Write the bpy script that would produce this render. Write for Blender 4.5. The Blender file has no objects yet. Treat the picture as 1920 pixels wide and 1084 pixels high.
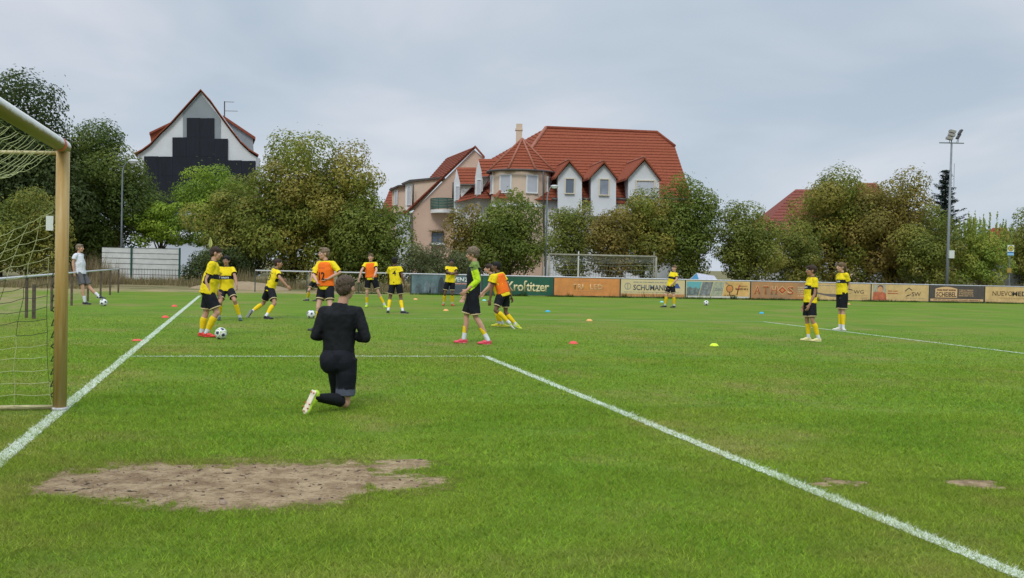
import bpy, bmesh, math, random
import numpy as np
from mathutils import Vector, Matrix, noise
from mathutils.bvhtree import BVHTree

SC = bpy.context.scene
COL = SC.collection
rad = math.radians
rng = np.random.default_rng(7)
random.seed(7)

# ------------------------------------------------------------------ camera
FPX = 1908.4
CAM = Vector((1.694, -10.626, 1.506))
YAW, PITCH, ROLL = 0.25697, -0.02384, 0.0235
_f = Vector((math.sin(YAW)*math.cos(PITCH), math.cos(YAW)*math.cos(PITCH), math.sin(PITCH)))
_r0 = Vector((math.cos(YAW), -math.sin(YAW), 0)); _u0 = _r0.cross(_f)
_r = _r0*math.cos(ROLL) + _u0*math.sin(ROLL)
_u = -_r0*math.sin(ROLL) + _u0*math.cos(ROLL)
cd = bpy.data.cameras.new('camera'); cam = bpy.data.objects.new('camera', cd); COL.objects.link(cam)
cd.sensor_width = 36; cd.lens = FPX/1920*36; cd.clip_start = .05; cd.clip_end = 3000
M = Matrix((( _r.x, _u.x, -_f.x, CAM.x), (_r.y, _u.y, -_f.y, CAM.y), (_r.z, _u.z, -_f.z, CAM.z), (0, 0, 0, 1)))
cam.matrix_world = M
SC.camera = cam

# ------------------------------------------------------------------ world (overcast)
SUN_EL, SUN_AZ = rad(48), rad(205)      # azimuth: direction the light comes from, clockwise from +Y
w = bpy.data.worlds.new('World'); SC.world = w; w.use_nodes = True
nt = w.node_tree; nt.nodes.clear()
def N(nt, t, **k):
    n = nt.nodes.new(t)
    for a, b in k.items(): setattr(n, a, b)
    return n
L = nt.links.new
out = N(nt, 'ShaderNodeOutputWorld'); bg = N(nt, 'ShaderNodeBackground'); bg.inputs[1].default_value = .1
L(bg.outputs[0], out.inputs[0])
sky = N(nt, 'ShaderNodeTexSky', sky_type='NISHITA', sun_disc=False, sun_elevation=SUN_EL, sun_rotation=SUN_AZ)
tc = N(nt, 'ShaderNodeTexCoord'); sp = N(nt, 'ShaderNodeSeparateXYZ'); L(tc.outputs['Generated'], sp.inputs[0])
# project the view direction on a high cloud deck
zc = N(nt, 'ShaderNodeMath', operation='MAXIMUM'); L(sp.outputs[2], zc.inputs[0]); zc.inputs[1].default_value = 0
za = N(nt, 'ShaderNodeMath', operation='ADD'); L(zc.outputs[0], za.inputs[0]); za.inputs[1].default_value = .22
dv = N(nt, 'ShaderNodeVectorMath', operation='DIVIDE'); L(tc.outputs['Generated'], dv.inputs[0])
cb = N(nt, 'ShaderNodeCombineXYZ')
for i in range(3): L(za.outputs[0], cb.inputs[i])
L(cb.outputs[0], dv.inputs[1])
mp = N(nt, 'ShaderNodeMapping'); L(dv.outputs[0], mp.inputs[0])
mp.inputs['Rotation'].default_value = (0, 0, rad(28)); mp.inputs['Scale'].default_value = (1.0, .75, 0); mp.inputs['Location'].default_value = (0.35, 1.9, 0)
n1 = N(nt, 'ShaderNodeTexNoise'); L(mp.outputs[0], n1.inputs[0]); n1.inputs['Scale'].default_value = .95; n1.inputs['Detail'].default_value = 7; n1.inputs['Roughness'].default_value = .46; n1.inputs['Distortion'].default_value = .35
cr = N(nt, 'ShaderNodeValToRGB'); L(n1.outputs[0], cr.inputs[0])
e = cr.color_ramp.elements
e[0].position = .40; e[0].color = (.43, .515, .61, 1)
e[1].position = .60; e[1].color = (.66, .685, .75, 1)
m_ = cr.color_ramp.elements.new(.50); m_.color = (.52, .585, .665, 1)
# pale band towards the horizon
hz = N(nt, 'ShaderNodeMapRange'); L(sp.outputs[2], hz.inputs[0]); hz.inputs[1].default_value = 0.0; hz.inputs[2].default_value = .2; hz.inputs[3].default_value = .42; hz.inputs[4].default_value = 0
mh = N(nt, 'ShaderNodeMixRGB'); L(hz.outputs[0], mh.inputs[0]); L(cr.outputs[0], mh.inputs[1]); mh.inputs[2].default_value = (.62, .685, .765, 1)
# natural brightening of an overcast sky towards the zenith
zr = N(nt, 'ShaderNodeMapRange', interpolation_type='SMOOTHSTEP'); L(sp.outputs[2], zr.inputs[0]); zr.inputs[1].default_value = .2; zr.inputs[2].default_value = 1; zr.inputs[3].default_value = 10.6; zr.inputs[4].default_value = 27
vm = N(nt, 'ShaderNodeVectorMath', operation='SCALE'); L(mh.outputs[0], vm.inputs[0]); L(zr.outputs[0], vm.inputs[3])
mx = N(nt, 'ShaderNodeMixRGB'); mx.inputs[0].default_value = .93; L(sky.outputs[0], mx.inputs[1]); L(vm.outputs[0], mx.inputs[2])
L(mx.outputs[0], bg.inputs[0])
sd = bpy.data.lights.new('sun', 'SUN'); sd.energy = 1.5; sd.angle = rad(16); sd.color = (1, .965, .91)
so = bpy.data.objects.new('sun', sd); COL.objects.link(so)
sdir = Vector((math.sin(SUN_AZ)*math.cos(SUN_EL), math.cos(SUN_AZ)*math.cos(SUN_EL), math.sin(SUN_EL)))
so.rotation_euler = sdir.to_track_quat('Z', 'Y').to_euler(); so.location = (0, 0, 40)
SC.view_settings.view_transform = 'Standard'; SC.view_settings.look = 'None'
SC.view_settings.exposure = 0; SC.view_settings.gamma = 1
SC.render.film_transparent = False

# ------------------------------------------------------------------ helpers
def W(px, py, t):
    """world point seen at photo pixel (px,py) at forward distance t metres"""
    return CAM + (_f + _r*((px-960)/FPX) - _u*((py-542)/FPX))*t
def G(px, py, z=0.0):
    d = _f + _r*((px-960)/FPX) - _u*((py-542)/FPX)
    return CAM + d*((z-CAM.z)/d.z)
FH = Vector((math.sin(YAW), math.cos(YAW), 0)); RH = Vector((math.cos(YAW), -math.sin(YAW), 0)); UP = Vector((0, 0, 1))
def depth_of(p): return (Vector(p)-CAM).dot(_f)

_mats = {}
def mat(name, col, rough=.7, ns=0, na=.0, bump=0, bs=40, metal=0, trans=0, spec=.35, col2=None, stretch=(1, 1, 1), coat=0):
    if name in _mats: return _mats[name]
    m = bpy.data.materials.new(name); _mats[name] = m; m.use_nodes = True
    nt = m.node_tree; b = nt.nodes['Principled BSDF']
    b.inputs['Base Color'].default_value = (*col, 1); b.inputs['Roughness'].default_value = rough
    b.inputs['Metallic'].default_value = metal; b.inputs['Specular IOR Level'].default_value = spec
    b.inputs['Coat Weight'].default_value = coat
    m.diffuse_color = (*col, 1)
    if ns or bump:
        tc = N(nt, 'ShaderNodeTexCoord'); mp = N(nt, 'ShaderNodeMapping'); nt.links.new(tc.outputs['Object'], mp.inputs[0]); mp.inputs['Scale'].default_value = stretch
    if ns:
        n = N(nt, 'ShaderNodeTexNoise'); nt.links.new(mp.outputs[0], n.inputs[0]); n.inputs['Scale'].default_value = ns; n.inputs['Detail'].default_value = 6; n.inputs['Roughness'].default_value = .6
        r = N(nt, 'ShaderNodeMapRange'); nt.links.new(n.outputs[0], r.inputs[0]); r.inputs[1].default_value = .3; r.inputs[2].default_value = .7
        mx = N(nt, 'ShaderNodeMixRGB'); nt.links.new(r.outputs[0], mx.inputs[0])
        c2 = col2 if col2 else tuple(min(1, c*(1+na)) for c in col)
        c1 = col if col2 else tuple(c*(1-na) for c in col)
        mx.inputs[1].default_value = (*c1, 1); mx.inputs[2].default_value = (*c2, 1)
        nt.links.new(mx.outputs[0], b.inputs['Base Color'])
    if bump:
        n2 = N(nt, 'ShaderNodeTexNoise'); nt.links.new(mp.outputs[0], n2.inputs[0]); n2.inputs['Scale'].default_value = bs; n2.inputs['Detail'].default_value = 4
        bp = N(nt, 'ShaderNodeBump'); bp.inputs['Strength'].default_value = bump; bp.inputs['Distance'].default_value = .02
        nt.links.new(n2.outputs[0], bp.inputs['Height']); nt.links.new(bp.outputs[0], b.inputs['Normal'])
    return m

def tag(o, label=None, cat=None, group=None, kind=None):
    if label: o['label'] = label
    if cat: o['category'] = cat
    if group: o['group'] = group
    if kind: o['kind'] = kind
    return o
def empty(name, loc=(0, 0, 0), rz=0, label=None, cat=None, group=None):
    o = bpy.data.objects.new(name, None); COL.objects.link(o); o.location = loc; o.rotation_euler = (0, 0, rz); o.empty_display_size = .1
    return tag(o, label, cat, group)
def link(name, me, mats=None, parent=None, smooth=False):
    if mats is not None:
        for m in (mats if isinstance(mats, (list, tuple)) else [mats]): me.materials.append(m)
    o = bpy.data.objects.new(name, me); COL.objects.link(o)
    if parent: o.parent = parent
    if smooth:
        me.polygons.foreach_set('use_smooth', [True]*len(me.polygons))
    return o
def mesh_np(name, V, F):
    """fast mesh: V (n,3), F (m,k) constant k"""
    me = bpy.data.meshes.new(name); V = np.asarray(V, np.float32); F = np.asarray(F, np.int32)
    k = F.shape[1]
    me.vertices.add(len(V)); me.vertices.foreach_set('co', V.ravel())
    me.loops.add(F.size); me.loops.foreach_set('vertex_index', F.ravel())
    me.polygons.add(len(F)); me.polygons.foreach_set('loop_start', np.arange(0, F.size, k, dtype=np.int32))
    me.update(calc_edges=True)
    return me

class MB:
    """collects plain shapes, builds one mesh"""
    def __init__(s): s.v = []; s.f = []; s.mi = []
    def _add(s, vs, fs, mi=0):
        b = len(s.v); s.v += [tuple(v) for v in vs]; s.f += [tuple(b+i for i in f) for f in fs]; s.mi += [mi]*len(fs)
    def box(s, c, size, mi=0, ax=None):
        c = Vector(c); hx, hy, hz = [d/2 for d in size]
        A = ax or (Vector((1, 0, 0)), Vector((0, 1, 0)), Vector((0, 0, 1)))
        vs = [c + A[0]*(x*hx) + A[1]*(y*hy) + A[2]*(z*hz) for z in (-1, 1) for y in (-1, 1) for x in (-1, 1)]
        s._add(vs, [(0, 2, 3, 1), (4, 5, 7, 6), (0, 1, 5, 4), (2, 6, 7, 3), (0, 4, 6, 2), (1, 3, 7, 5)], mi); return s
    def bb(s, x0, x1, y0, y1, z0, z1, mi=0): return s.box(((x0+x1)/2, (y0+y1)/2, (z0+z1)/2), (abs(x1-x0), abs(y1-y0), abs(z1-z0)), mi)
    def tube(s, pts, r, n=8, mi=0, cap=True):
        pts = [Vector(p) for p in pts]; rs = r if isinstance(r, (list, tuple)) else [r]*len(pts)
        rings = []; ref = None
        for i, p in enumerate(pts):
            d = (pts[min(i+1, len(pts)-1)]-pts[max(i-1, 0)]).normalized()
            if ref is None:
                ref = d.cross(UP);  ref = ref.normalized() if ref.length > .05 else Vector((1, 0, 0))
            a = (ref - d*ref.dot(d)).normalized(); ref = a; b = d.cross(a)
            rings.append([p + a*(rs[i]*math.cos(2*math.pi*k/n)) + b*(rs[i]*math.sin(2*math.pi*k/n)) for k in range(n)])
        vs = [v for r_ in rings for v in r_]; fs = []
        for i in range(len(pts)-1):
            for k in range(n): fs.append((i*n+k, i*n+(k+1) % n, (i+1)*n+(k+1) % n, (i+1)*n+k))
        if cap: fs.append(tuple(range(n))[::-1]); fs.append(tuple((len(pts)-1)*n+k for k in range(n)))
        s._add(vs, fs, mi); return s
    def prism(s, poly, d, mi=0):
        """polygon (list of 3D points) extruded by vector d"""
        d = Vector(d); n = len(poly); P = [Vector(p) for p in poly]
        vs = P + [p+d for p in P]
        fs = [tuple(range(n)), tuple(range(2*n-1, n-1, -1))] + [(i, i+n, (i+1) % n+n, (i+1) % n) for i in range(n)]
        s._add(vs, fs, mi); return s
    def ball(s, c, r, n=12, m=8, mi=0, ax=None):
        c = Vector(c); rx, ry, rz = (r, r, r) if isinstance(r, (int, float)) else r
        A = ax or (Vector((1, 0, 0)), Vector((0, 1, 0)), Vector((0, 0, 1)))
        vs = [c - A[2]*rz]
        for j in range(1, m):
            th = math.pi*j/m
            for k in range(n):
                ph = 2*math.pi*k/n
                vs.append(c + A[0]*(rx*math.sin(th)*math.cos(ph)) + A[1]*(ry*math.sin(th)*math.sin(ph)) - A[2]*(rz*math.cos(th)))
        vs.append(c + A[2]*rz); fs = []
        for k in range(n): fs.append((0, 1+(k+1) % n, 1+k))
        for j in range(m-2):
            for k in range(n): a = 1+j*n; fs.append((a+k, a+(k+1) % n, a+n+(k+1) % n, a+n+k))
        t = len(vs)-1; a = 1+(m-2)*n
        for k in range(n): fs.append((a+k, a+(k+1) % n, t))
        s._add(vs, fs, mi); return s
    def capsule(s, p0, p1, r0, r1, n=12):
        p0 = Vector(p0); p1 = Vector(p1); d = (p1-p0); L_ = d.length
        if L_ < 1e-5: return s.ball(p0, r0)
        d /= L_; pts = []; rs = []
        for a in (-80, -55, -28, 0): pts.append(p0 + d*(r0*math.sin(rad(a)))); rs.append(r0*math.cos(rad(a)))
        for a in (0, 28, 55, 80): pts.append(p1 + d*(r1*math.sin(rad(a)))); rs.append(r1*math.cos(rad(a)))
        return s.tube(pts, rs, n)
    def build(s, name, mats, parent=None, smooth=False, fix=True):
        me = bpy.data.meshes.new(name); me.from_pydata([tuple(v) for v in s.v], [], s.f)
        ml = mats if isinstance(mats, (list, tuple)) else [mats]
        for m in ml: me.materials.append(m)
        if len(ml) > 1: me.polygons.foreach_set('material_index', s.mi)
        if fix:
            bm = bmesh.new(); bm.from_mesh(me); bmesh.ops.recalc_face_normals(bm, faces=bm.faces); bm.to_mesh(me); bm.free()
        me.update()
        o = bpy.data.objects.new(name, me); COL.objects.link(o)
        if parent: o.parent = parent
        if smooth: me.polygons.foreach_set('use_smooth', [True]*len(me.polygons))
        return o
def origin_to(o, p):
    p = Vector(p); o.data.transform(Matrix.Translation(-p)); o.location = p; return o

def text_mesh(s, w=None, h=None, shear=0, bold=0, depth=.002, sub=0, space=1.0):
    """lettering as mesh, centred on the origin in XY plane, scaled to w x h"""
    cu = bpy.data.curves.new('lettering', 'FONT'); cu.body = s; cu.size = 1; cu.offset = bold; cu.shear = shear; cu.resolution_u = 2; cu.space_character = space
    cu.align_x = 'LEFT'
    o = bpy.data.objects.new('tmp', cu); COL.objects.link(o)
    me = bpy.data.meshes.new_from_object(o.evaluated_get(bpy.context.evaluated_depsgraph_get()))
    bpy.data.objects.remove(o)
    n = len(me.vertices); V = np.empty(n*3, np.float32); me.vertices.foreach_get('co', V); V = V.reshape(-1, 3)
    mn, mxx = V.min(0), V.max(0); V -= (mn+mxx)/2; sz = mxx-mn
    if w is None: w = h*sz[0]/sz[1]
    if h is None: h = w*sz[1]/sz[0]
    V[:, 0] *= w/sz[0]; V[:, 1] *= h/sz[1]; me.vertices.foreach_set('co', V.ravel()); me.materials.clear(); me.update()
    bm = bmesh.new(); bm.from_mesh(me)
    bmesh.ops.triangulate(bm, faces=bm.faces)
    for _ in range(sub): bmesh.ops.subdivide_edges(bm, edges=[e for e in bm.edges if e.calc_length() > .02], cuts=1); bmesh.ops.triangulate(bm, faces=bm.faces)
    if depth and not sub:
        r = bmesh.ops.extrude_face_region(bm, geom=bm.faces[:]); vs = [g for g in r['geom'] if isinstance(g, bmesh.types.BMVert)]
        bmesh.ops.translate(bm, verts=vs, vec=(0, 0, depth))
    bm.to_mesh(me); bm.free()
    return me
# ------------------------------------------------------------------ ground
def fbm2(x, y, s, seed=0, oct=3):
    """vectorised value noise, 0..1"""
    r = np.random.default_rng(seed); T = r.random((256, 256)); o = np.zeros_like(x); a = 1; tot = 0
    for k in range(oct):
        X = x*s*(2**k)+17.3*k; Y = y*s*(2**k)+9.1*k
        xi = np.floor(X).astype(int); yi = np.floor(Y).astype(int); fx = X-xi; fy = Y-yi
        fx = fx*fx*(3-2*fx); fy = fy*fy*(3-2*fy)
        g = lambda i, j: T[i % 256, j % 256]
        o += a*((g(xi, yi)*(1-fx)+g(xi+1, yi)*fx)*(1-fy)+(g(xi, yi+1)*(1-fx)+g(xi+1, yi+1)*fx)*fy); tot += a; a *= .55
    return o/tot

YT = 31.2           # far touchline
LINES = [((0, -16), (0, YT), .115), ((0, 5.5), (5.5, 5.5), .10), ((5.5, 5.5), (5.5, -16), .115), ((0, 16.5), (16.5, 16.5), .09), ((16.5, 16.5), (16.5, -16), .105), ((0, YT), (60, YT), .09)]

def grass_nodes(nt):
    """turf colour from world position: returns colour socket"""
    g = N(nt, 'ShaderNodeNewGeometry'); L = nt.links.new
    def noise_(sc, det, stretch=(1, 1, 1), rot=0, ro=.55, dist=0):
        mp = N(nt, 'ShaderNodeMapping'); L(g.outputs['Position'], mp.inputs[0]); mp.inputs['Scale'].default_value = stretch; mp.inputs['Rotation'].default_value = (0, 0, rot)
        n = N(nt, 'ShaderNodeTexNoise'); L(mp.outputs[0], n.inputs[0]); n.inputs['Scale'].default_value = sc; n.inputs['Detail'].default_value = det; n.inputs['Roughness'].default_value = ro; n.inputs['Distortion'].default_value = dist
        return n.outputs[0]
    def ramp(s, a, b):
        r = N(nt, 'ShaderNodeMapRange', interpolation_type='SMOOTHSTEP'); L(s, r.inputs[0]); r.inputs[1].default_value = a; r.inputs[2].default_value = b; return r.outputs[0]
    def mix(f, a, b, mode='MIX'):
        m = N(nt, 'ShaderNodeMixRGB', blend_type=mode)
        if isinstance(f, float): m.inputs[0].default_value = f
        else: L(f, m.inputs[0])
        for i, c in ((1, a), (2, b)):
            if isinstance(c, tuple): m.inputs[i].default_value = (*c, 1)
            else: L(c, m.inputs[i])
        return m.outputs[0]
    def mul(a, b):
        m = N(nt, 'ShaderNodeMath', operation='MULTIPLY'); L(a, m.inputs[0])
        if isinstance(b, float): m.inputs[1].default_value = b
        else: L(b, m.inputs[1])
        return m.outputs[0]
    base = mix(ramp(noise_(.45, 6, ro=.62), .35, .66), (.104, .200, .012), (.145, .232, .019))
    base = mix(ramp(noise_(.16, 5, (1.6, .5, 1), .3), .46, .66), base, (.150, .212, .020))
    dk = mul(ramp(noise_(1.3, 7, (.55, 1.3, 1), ro=.7), .52, .7), .5)
    base = mix(dk, base, (.066, .148, .009))
    # thin, worn, yellowish turf
    worn = mul(ramp(noise_(.42, 7, (1, 1, 1), 1.0, .72), .47, .68), .85)
    base = mix(worn, base, (.215, .205, .055))
    strk = mul(ramp(noise_(1.1, 5, (.18, 1.5, 1), YAW, .6), .48, .70), .45)
    base = mix(strk, base, (.080, .168, .012))
    fine = noise_(38, 6, ro=.75)
    sp_ = N(nt, 'ShaderNodeMapRange'); L(fine, sp_.inputs[0]); sp_.inputs[1].default_value = .25; sp_.inputs[2].default_value = .75; sp_.inputs[3].default_value = .68; sp_.inputs[4].default_value = 1.28
    v = N(nt, 'ShaderNodeVectorMath', operation='SCALE'); L(base, v.inputs[0]); L(sp_.outputs[0], v.inputs[3])
    return v.outputs[0], noise_, ramp, mix, mul, g

def make_turf_mat():
    m = bpy.data.materials.new('turf'); m.use_nodes = True; nt = m.node_tree; b = nt.nodes['Principled BSDF']; L = nt.links.new
    col, noise_, ramp, mix, mul, g = grass_nodes(nt)
    # outside the pitch the ground is dry: straw coloured verge beyond the touchline and the goal line
    s = N(nt, 'ShaderNodeSeparateXYZ'); L(g.outputs['Position'], s.inputs[0])
    nb = noise_(.35, 5, (1, 1, 1), .4, .6)
    def dist(sock, off, sgn, amp):
        a = N(nt, 'ShaderNodeMath', operation='MULTIPLY_ADD'); L(sock, a.inputs[0]); a.inputs[1].default_value = sgn; a.inputs[2].default_value = off
        n = N(nt, 'ShaderNodeMath', operation='MULTIPLY_ADD'); L(nb, n.inputs[0]); n.inputs[1].default_value = amp; L(a.outputs[0], n.inputs[2]); return n.outputs[0]
    far = ramp(dist(s.outputs[1], -34.6-1.5, 1, 3), -.2, 1.4)
    # bare green strip again in front of the advertising boards (x > 8)
    rgt = ramp(s.outputs[0], 9.5, 6.5)
    far = mul(far, rgt)
    left = ramp(dist(s.outputs[0], -3.4-1.8, -1, 3.5), -.4, 1.3)
    lf = mul(left, ramp(noise_(.5, 6, (2.2, .35, 1), 0, .65), .38, .6))
    dry = mix(ramp(noise_(.8, 6), .38, .62), (.33, .25, .135), (.20, .195, .075))
    col = mix(far, col, dry)
    col = mix(mul(lf, .85), col, (.27, .225, .105))
    bey = ramp(s.outputs[1], 37.5, 40)
    col = mix(bey, col, mix(ramp(noise_(.3, 5), .4, .6), (.12, .12, .05), (.22, .18, .09)))
    L(col, b.inputs['Base Color']); b.inputs['Roughness'].default_value = .85; b.inputs['Specular IOR Level'].default_value = .12
    n2 = noise_(60, 5); bp = N(nt, 'ShaderNodeBump'); bp.inputs['Strength'].default_value = .8; bp.inputs['Distance'].default_value = .02; L(n2, bp.inputs['Height']); L(bp.outputs[0], b.inputs['Normal'])
    return m
M_turf = make_turf_mat()
gx = [-900, -300, -100, -30, -10, 0, 10, 20, 40, 100, 300, 900]
V = [(x, y, 0) for y in gx for x in gx]; n_ = len(gx)
F = [(j*n_+i, j*n_+i+1, (j+1)*n_+i+1, (j+1)*n_+i) for j in range(n_-1) for i in range(n_-1)]
tag(link('ground', mesh_np('ground', V, F), M_turf), kind='structure')

# painted pitch lines: thin worn chalk sheets 4 mm above the turf
def chalk_mat():
    m = bpy.data.materials.new('line_chalk'); m.use_nodes = True; nt = m.node_tree; b = nt.nodes['Principled BSDF']; L = nt.links.new
    col, noise_, ramp, mix, mul, g = grass_nodes(nt)
    at = N(nt, 'ShaderNodeAttribute', attribute_name='wear')
    cov = ramp(noise_(48, 6, (1, 1, 1), 0, .75), .39, .56)
    patchy = ramp(noise_(2.2, 5), .25, .45)
    c = mul(mul(cov, patchy), at.outputs['Fac'])
    L(mix(c, col, (.60, .66, .58)), b.inputs['Base Color']); b.inputs['Roughness'].default_value = .9; b.inputs['Specular IOR Level'].default_value = .1
    return m
M_chalk = chalk_mat()
for k, (a, b, wd) in enumerate(LINES):
    a = Vector((*a, 0)); b = Vector((*b, 0)); d = b-a; n = max(8, int(d.length/.06)); dd = d.normalized(); s = Vector((-dd.y, dd.x, 0)); V = []; F = []
    for i in range(n+1):
        p = a + d*(i/n)
        for sg in (-1, 1):
            q = p + s*(sg*wd/2*(1+.28*(random.random()-.5))); V.append((q.x, q.y, .004 + (.0005 if k in (1, 3, 5) else 0)))
    F = [(2*i, 2*i+2, 2*i+3, 2*i+1) for i in range(n)]
    me = mesh_np('pitch_line', V, F); at = me.attributes.new('wear', 'FLOAT', 'POINT')
    fade = {3: .5, 5: .35, 1: .8, 4: 1.0}.get(k, 1)
    at.data.foreach_set('value', [fade]*len(V))
    tag(link('pitch_line', me, M_chalk), kind='structure')

# bare earth in the goal mouth
DC = G(405, 905); DXa = (G(800, 905)-G(85, 905)).length/2
def dirt_mask(x, y):
    """>0 inside bare earth"""
    rx, ry = x-CAM.x, y-CAM.y; zz = rx*_f.x+ry*_f.y-CAM.z*_f.z; px = 960+FPX*(rx*_r.x+ry*_r.y-CAM.z*_r.z)/zz; py = 542-FPX*(rx*_u.x+ry*_u.y-CAM.z*_u.z)/zz
    n = fbm2(x, y, 2.6, 3, 4)-.5; n2 = fbm2(x, y, 10, 5, 3)-.5
    def band(xs, tp_, bt): return np.minimum(np.minimum(py-np.interp(px, xs, tp_), np.interp(px, xs, bt)-py)*.026, np.minimum(px-xs[0], xs[-1]-px)*.012)
    a = band([70, 100, 135, 200, 265, 400, 500, 575, 630, 685, 690, 750, 820], [917, 904, 892, 881, 872, 871, 872, 875, 867, 873, 890, 896, 901], [920, 930, 933, 936, 938, 952, 953, 942, 935, 916, 908, 915, 908])
    b = band([705, 750, 795], [868, 862, 867], [874, 879, 874])
    return np.clip(np.maximum(a, b), -1, .8) + n*.6 + n2*.75 + .02
P2 = G(1815, 908)
def dirt2_mask(x, y):
    dx = (x-P2.x)*RH.x + (y-P2.y)*RH.y; dy = (x-P2.x)*FH.x + (y-P2.y)*FH.y
    n = fbm2(x, y, 3.5, 13, 4)-.5; n2 = fbm2(x, y, 12, 15, 3)-.5
    return np.maximum(.8 - np.sqrt((dx/.26)**2 + (dy/.16)**2) + n*1.3 + n2*1.2, .3 - np.sqrt(((dx+1.0)/.35)**2 + ((dy+.05)/.2)**2) + n*1.2+n2*1.5)
def dirt_mat():
    m = bpy.data.materials.new('bare_earth'); m.use_nodes = True; nt = m.node_tree; b = nt.nodes['Principled BSDF']; L = nt.links.new
    col, noise_, ramp, mix, mul, g = grass_nodes(nt)
    at = N(nt, 'ShaderNodeAttribute', attribute_name='bare')
    c = mix(ramp(noise_(4.5, 7, ro=.7), .36, .64), (.26, .175, .100), (.48, .36, .215))
    c = mix(mul(ramp(noise_(26, 6, (.6, 1.3, 1), YAW, .75), .50, .66), .8), c, (.155, .105, .068))
    c = mix(mul(ramp(noise_(42, 5, (1, 1, 1), 2, .7), .56, .70), .6), c, (.60, .50, .36))
    n = N(nt, 'ShaderNodeMath', operation='MULTIPLY_ADD'); L(noise_(30, 5, ro=.7), n.inputs[0]); n.inputs[1].default_value = .9; L(at.outputs['Fac'], n.inputs[2])
    wornc = mix(.5, col, (.17, .14, .05)); L(mix(ramp(n.outputs[0], .22, .46), wornc, c), b.inputs['Base Color'])
    b.inputs['Roughness'].default_value = .95; b.inputs['Specular IOR Level'].default_value = .08
    bp = N(nt, 'ShaderNodeBump'); bp.inputs['Strength'].default_value = 1; bp.inputs['Distance'].default_value = .03; L(noise_(24, 7, (.7, 1.2, 1), YAW, .75), bp.inputs['Height']); L(bp.outputs[0], b.inputs['Normal'])
    return m
M_dirt = dirt_mat()
def dirt_sheet(name, c, hx, hy, mask, step):
    nx = int(2*hx/step); ny = int(2*hy/step)
    X, Y = np.meshgrid(np.linspace(-hx, hx, nx), np.linspace(-hy, hy, ny))
    wx = c.x + X*RH.x + Y*FH.x; wy = c.y + X*RH.y + Y*FH.y; mk = mask(wx, wy)
    z = .003 + .012*fbm2(wx, wy, 16, 21, 4)*np.clip(mk*3, 0, 1) + .007*np.clip(fbm2(wx, wy, 40, 8, 2)-.5, 0, 1)*2*np.clip(mk*5, 0, 1)
    idx = np.arange(nx*ny).reshape(ny, nx); q = (mk[:-1, :-1] > -.42)
    F = np.stack([idx[:-1, :-1][q], idx[:-1, 1:][q], idx[1:, 1:][q], idx[1:, :-1][q]], 1)
    V = np.stack([wx.ravel(), wy.ravel(), z.ravel()], 1)
    used = np.unique(F); mp_ = -np.ones(len(V), int); mp_[used] = np.arange(len(used))
    me = mesh_np(name, V[used], mp_[F]); at = me.attributes.new('bare', 'FLOAT', 'POINT'); at.data.foreach_set('value', mk.ravel()[used].astype(np.float32)); tag(link(name, me, M_dirt, smooth=True), kind='structure')
    return V[used][mk.ravel()[used] > .03]
DV = dirt_sheet('dirt_patch', DC, 1.9, .95, dirt_mask, .014)
dirt_sheet('dirt_patch', P2, 1.7, .5, dirt2_mask, .014)
# crumbs, clods and dry leaves on the earth
mb = MB()
for i in range(520):
    p = DV[rng.integers(len(DV))]; r = .003 + .009*rng.random()**4 + (.025 if i == 0 else 0)
    if i == 0: q = G(418, 946); p = (q.x, q.y, .005)
    a = rng.random()*6.28; ax = (Vector((math.cos(a), math.sin(a), 0)), Vector((-math.sin(a), math.cos(a), 0)), UP)
    mb.ball((p[0], p[1], p[2]+r*.2), (r*(1.4+1.6*rng.random()), r*.8, r*.45), 5, 4, mi=0 if i % 3 else 1, ax=ax)
tag(mb.build('soil_crumbs', [mat('dark_soil', (.085, .06, .042), .95), mat('light_clod', (.27, .20, .14), .95)], fix=False), kind='stuff')

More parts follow.
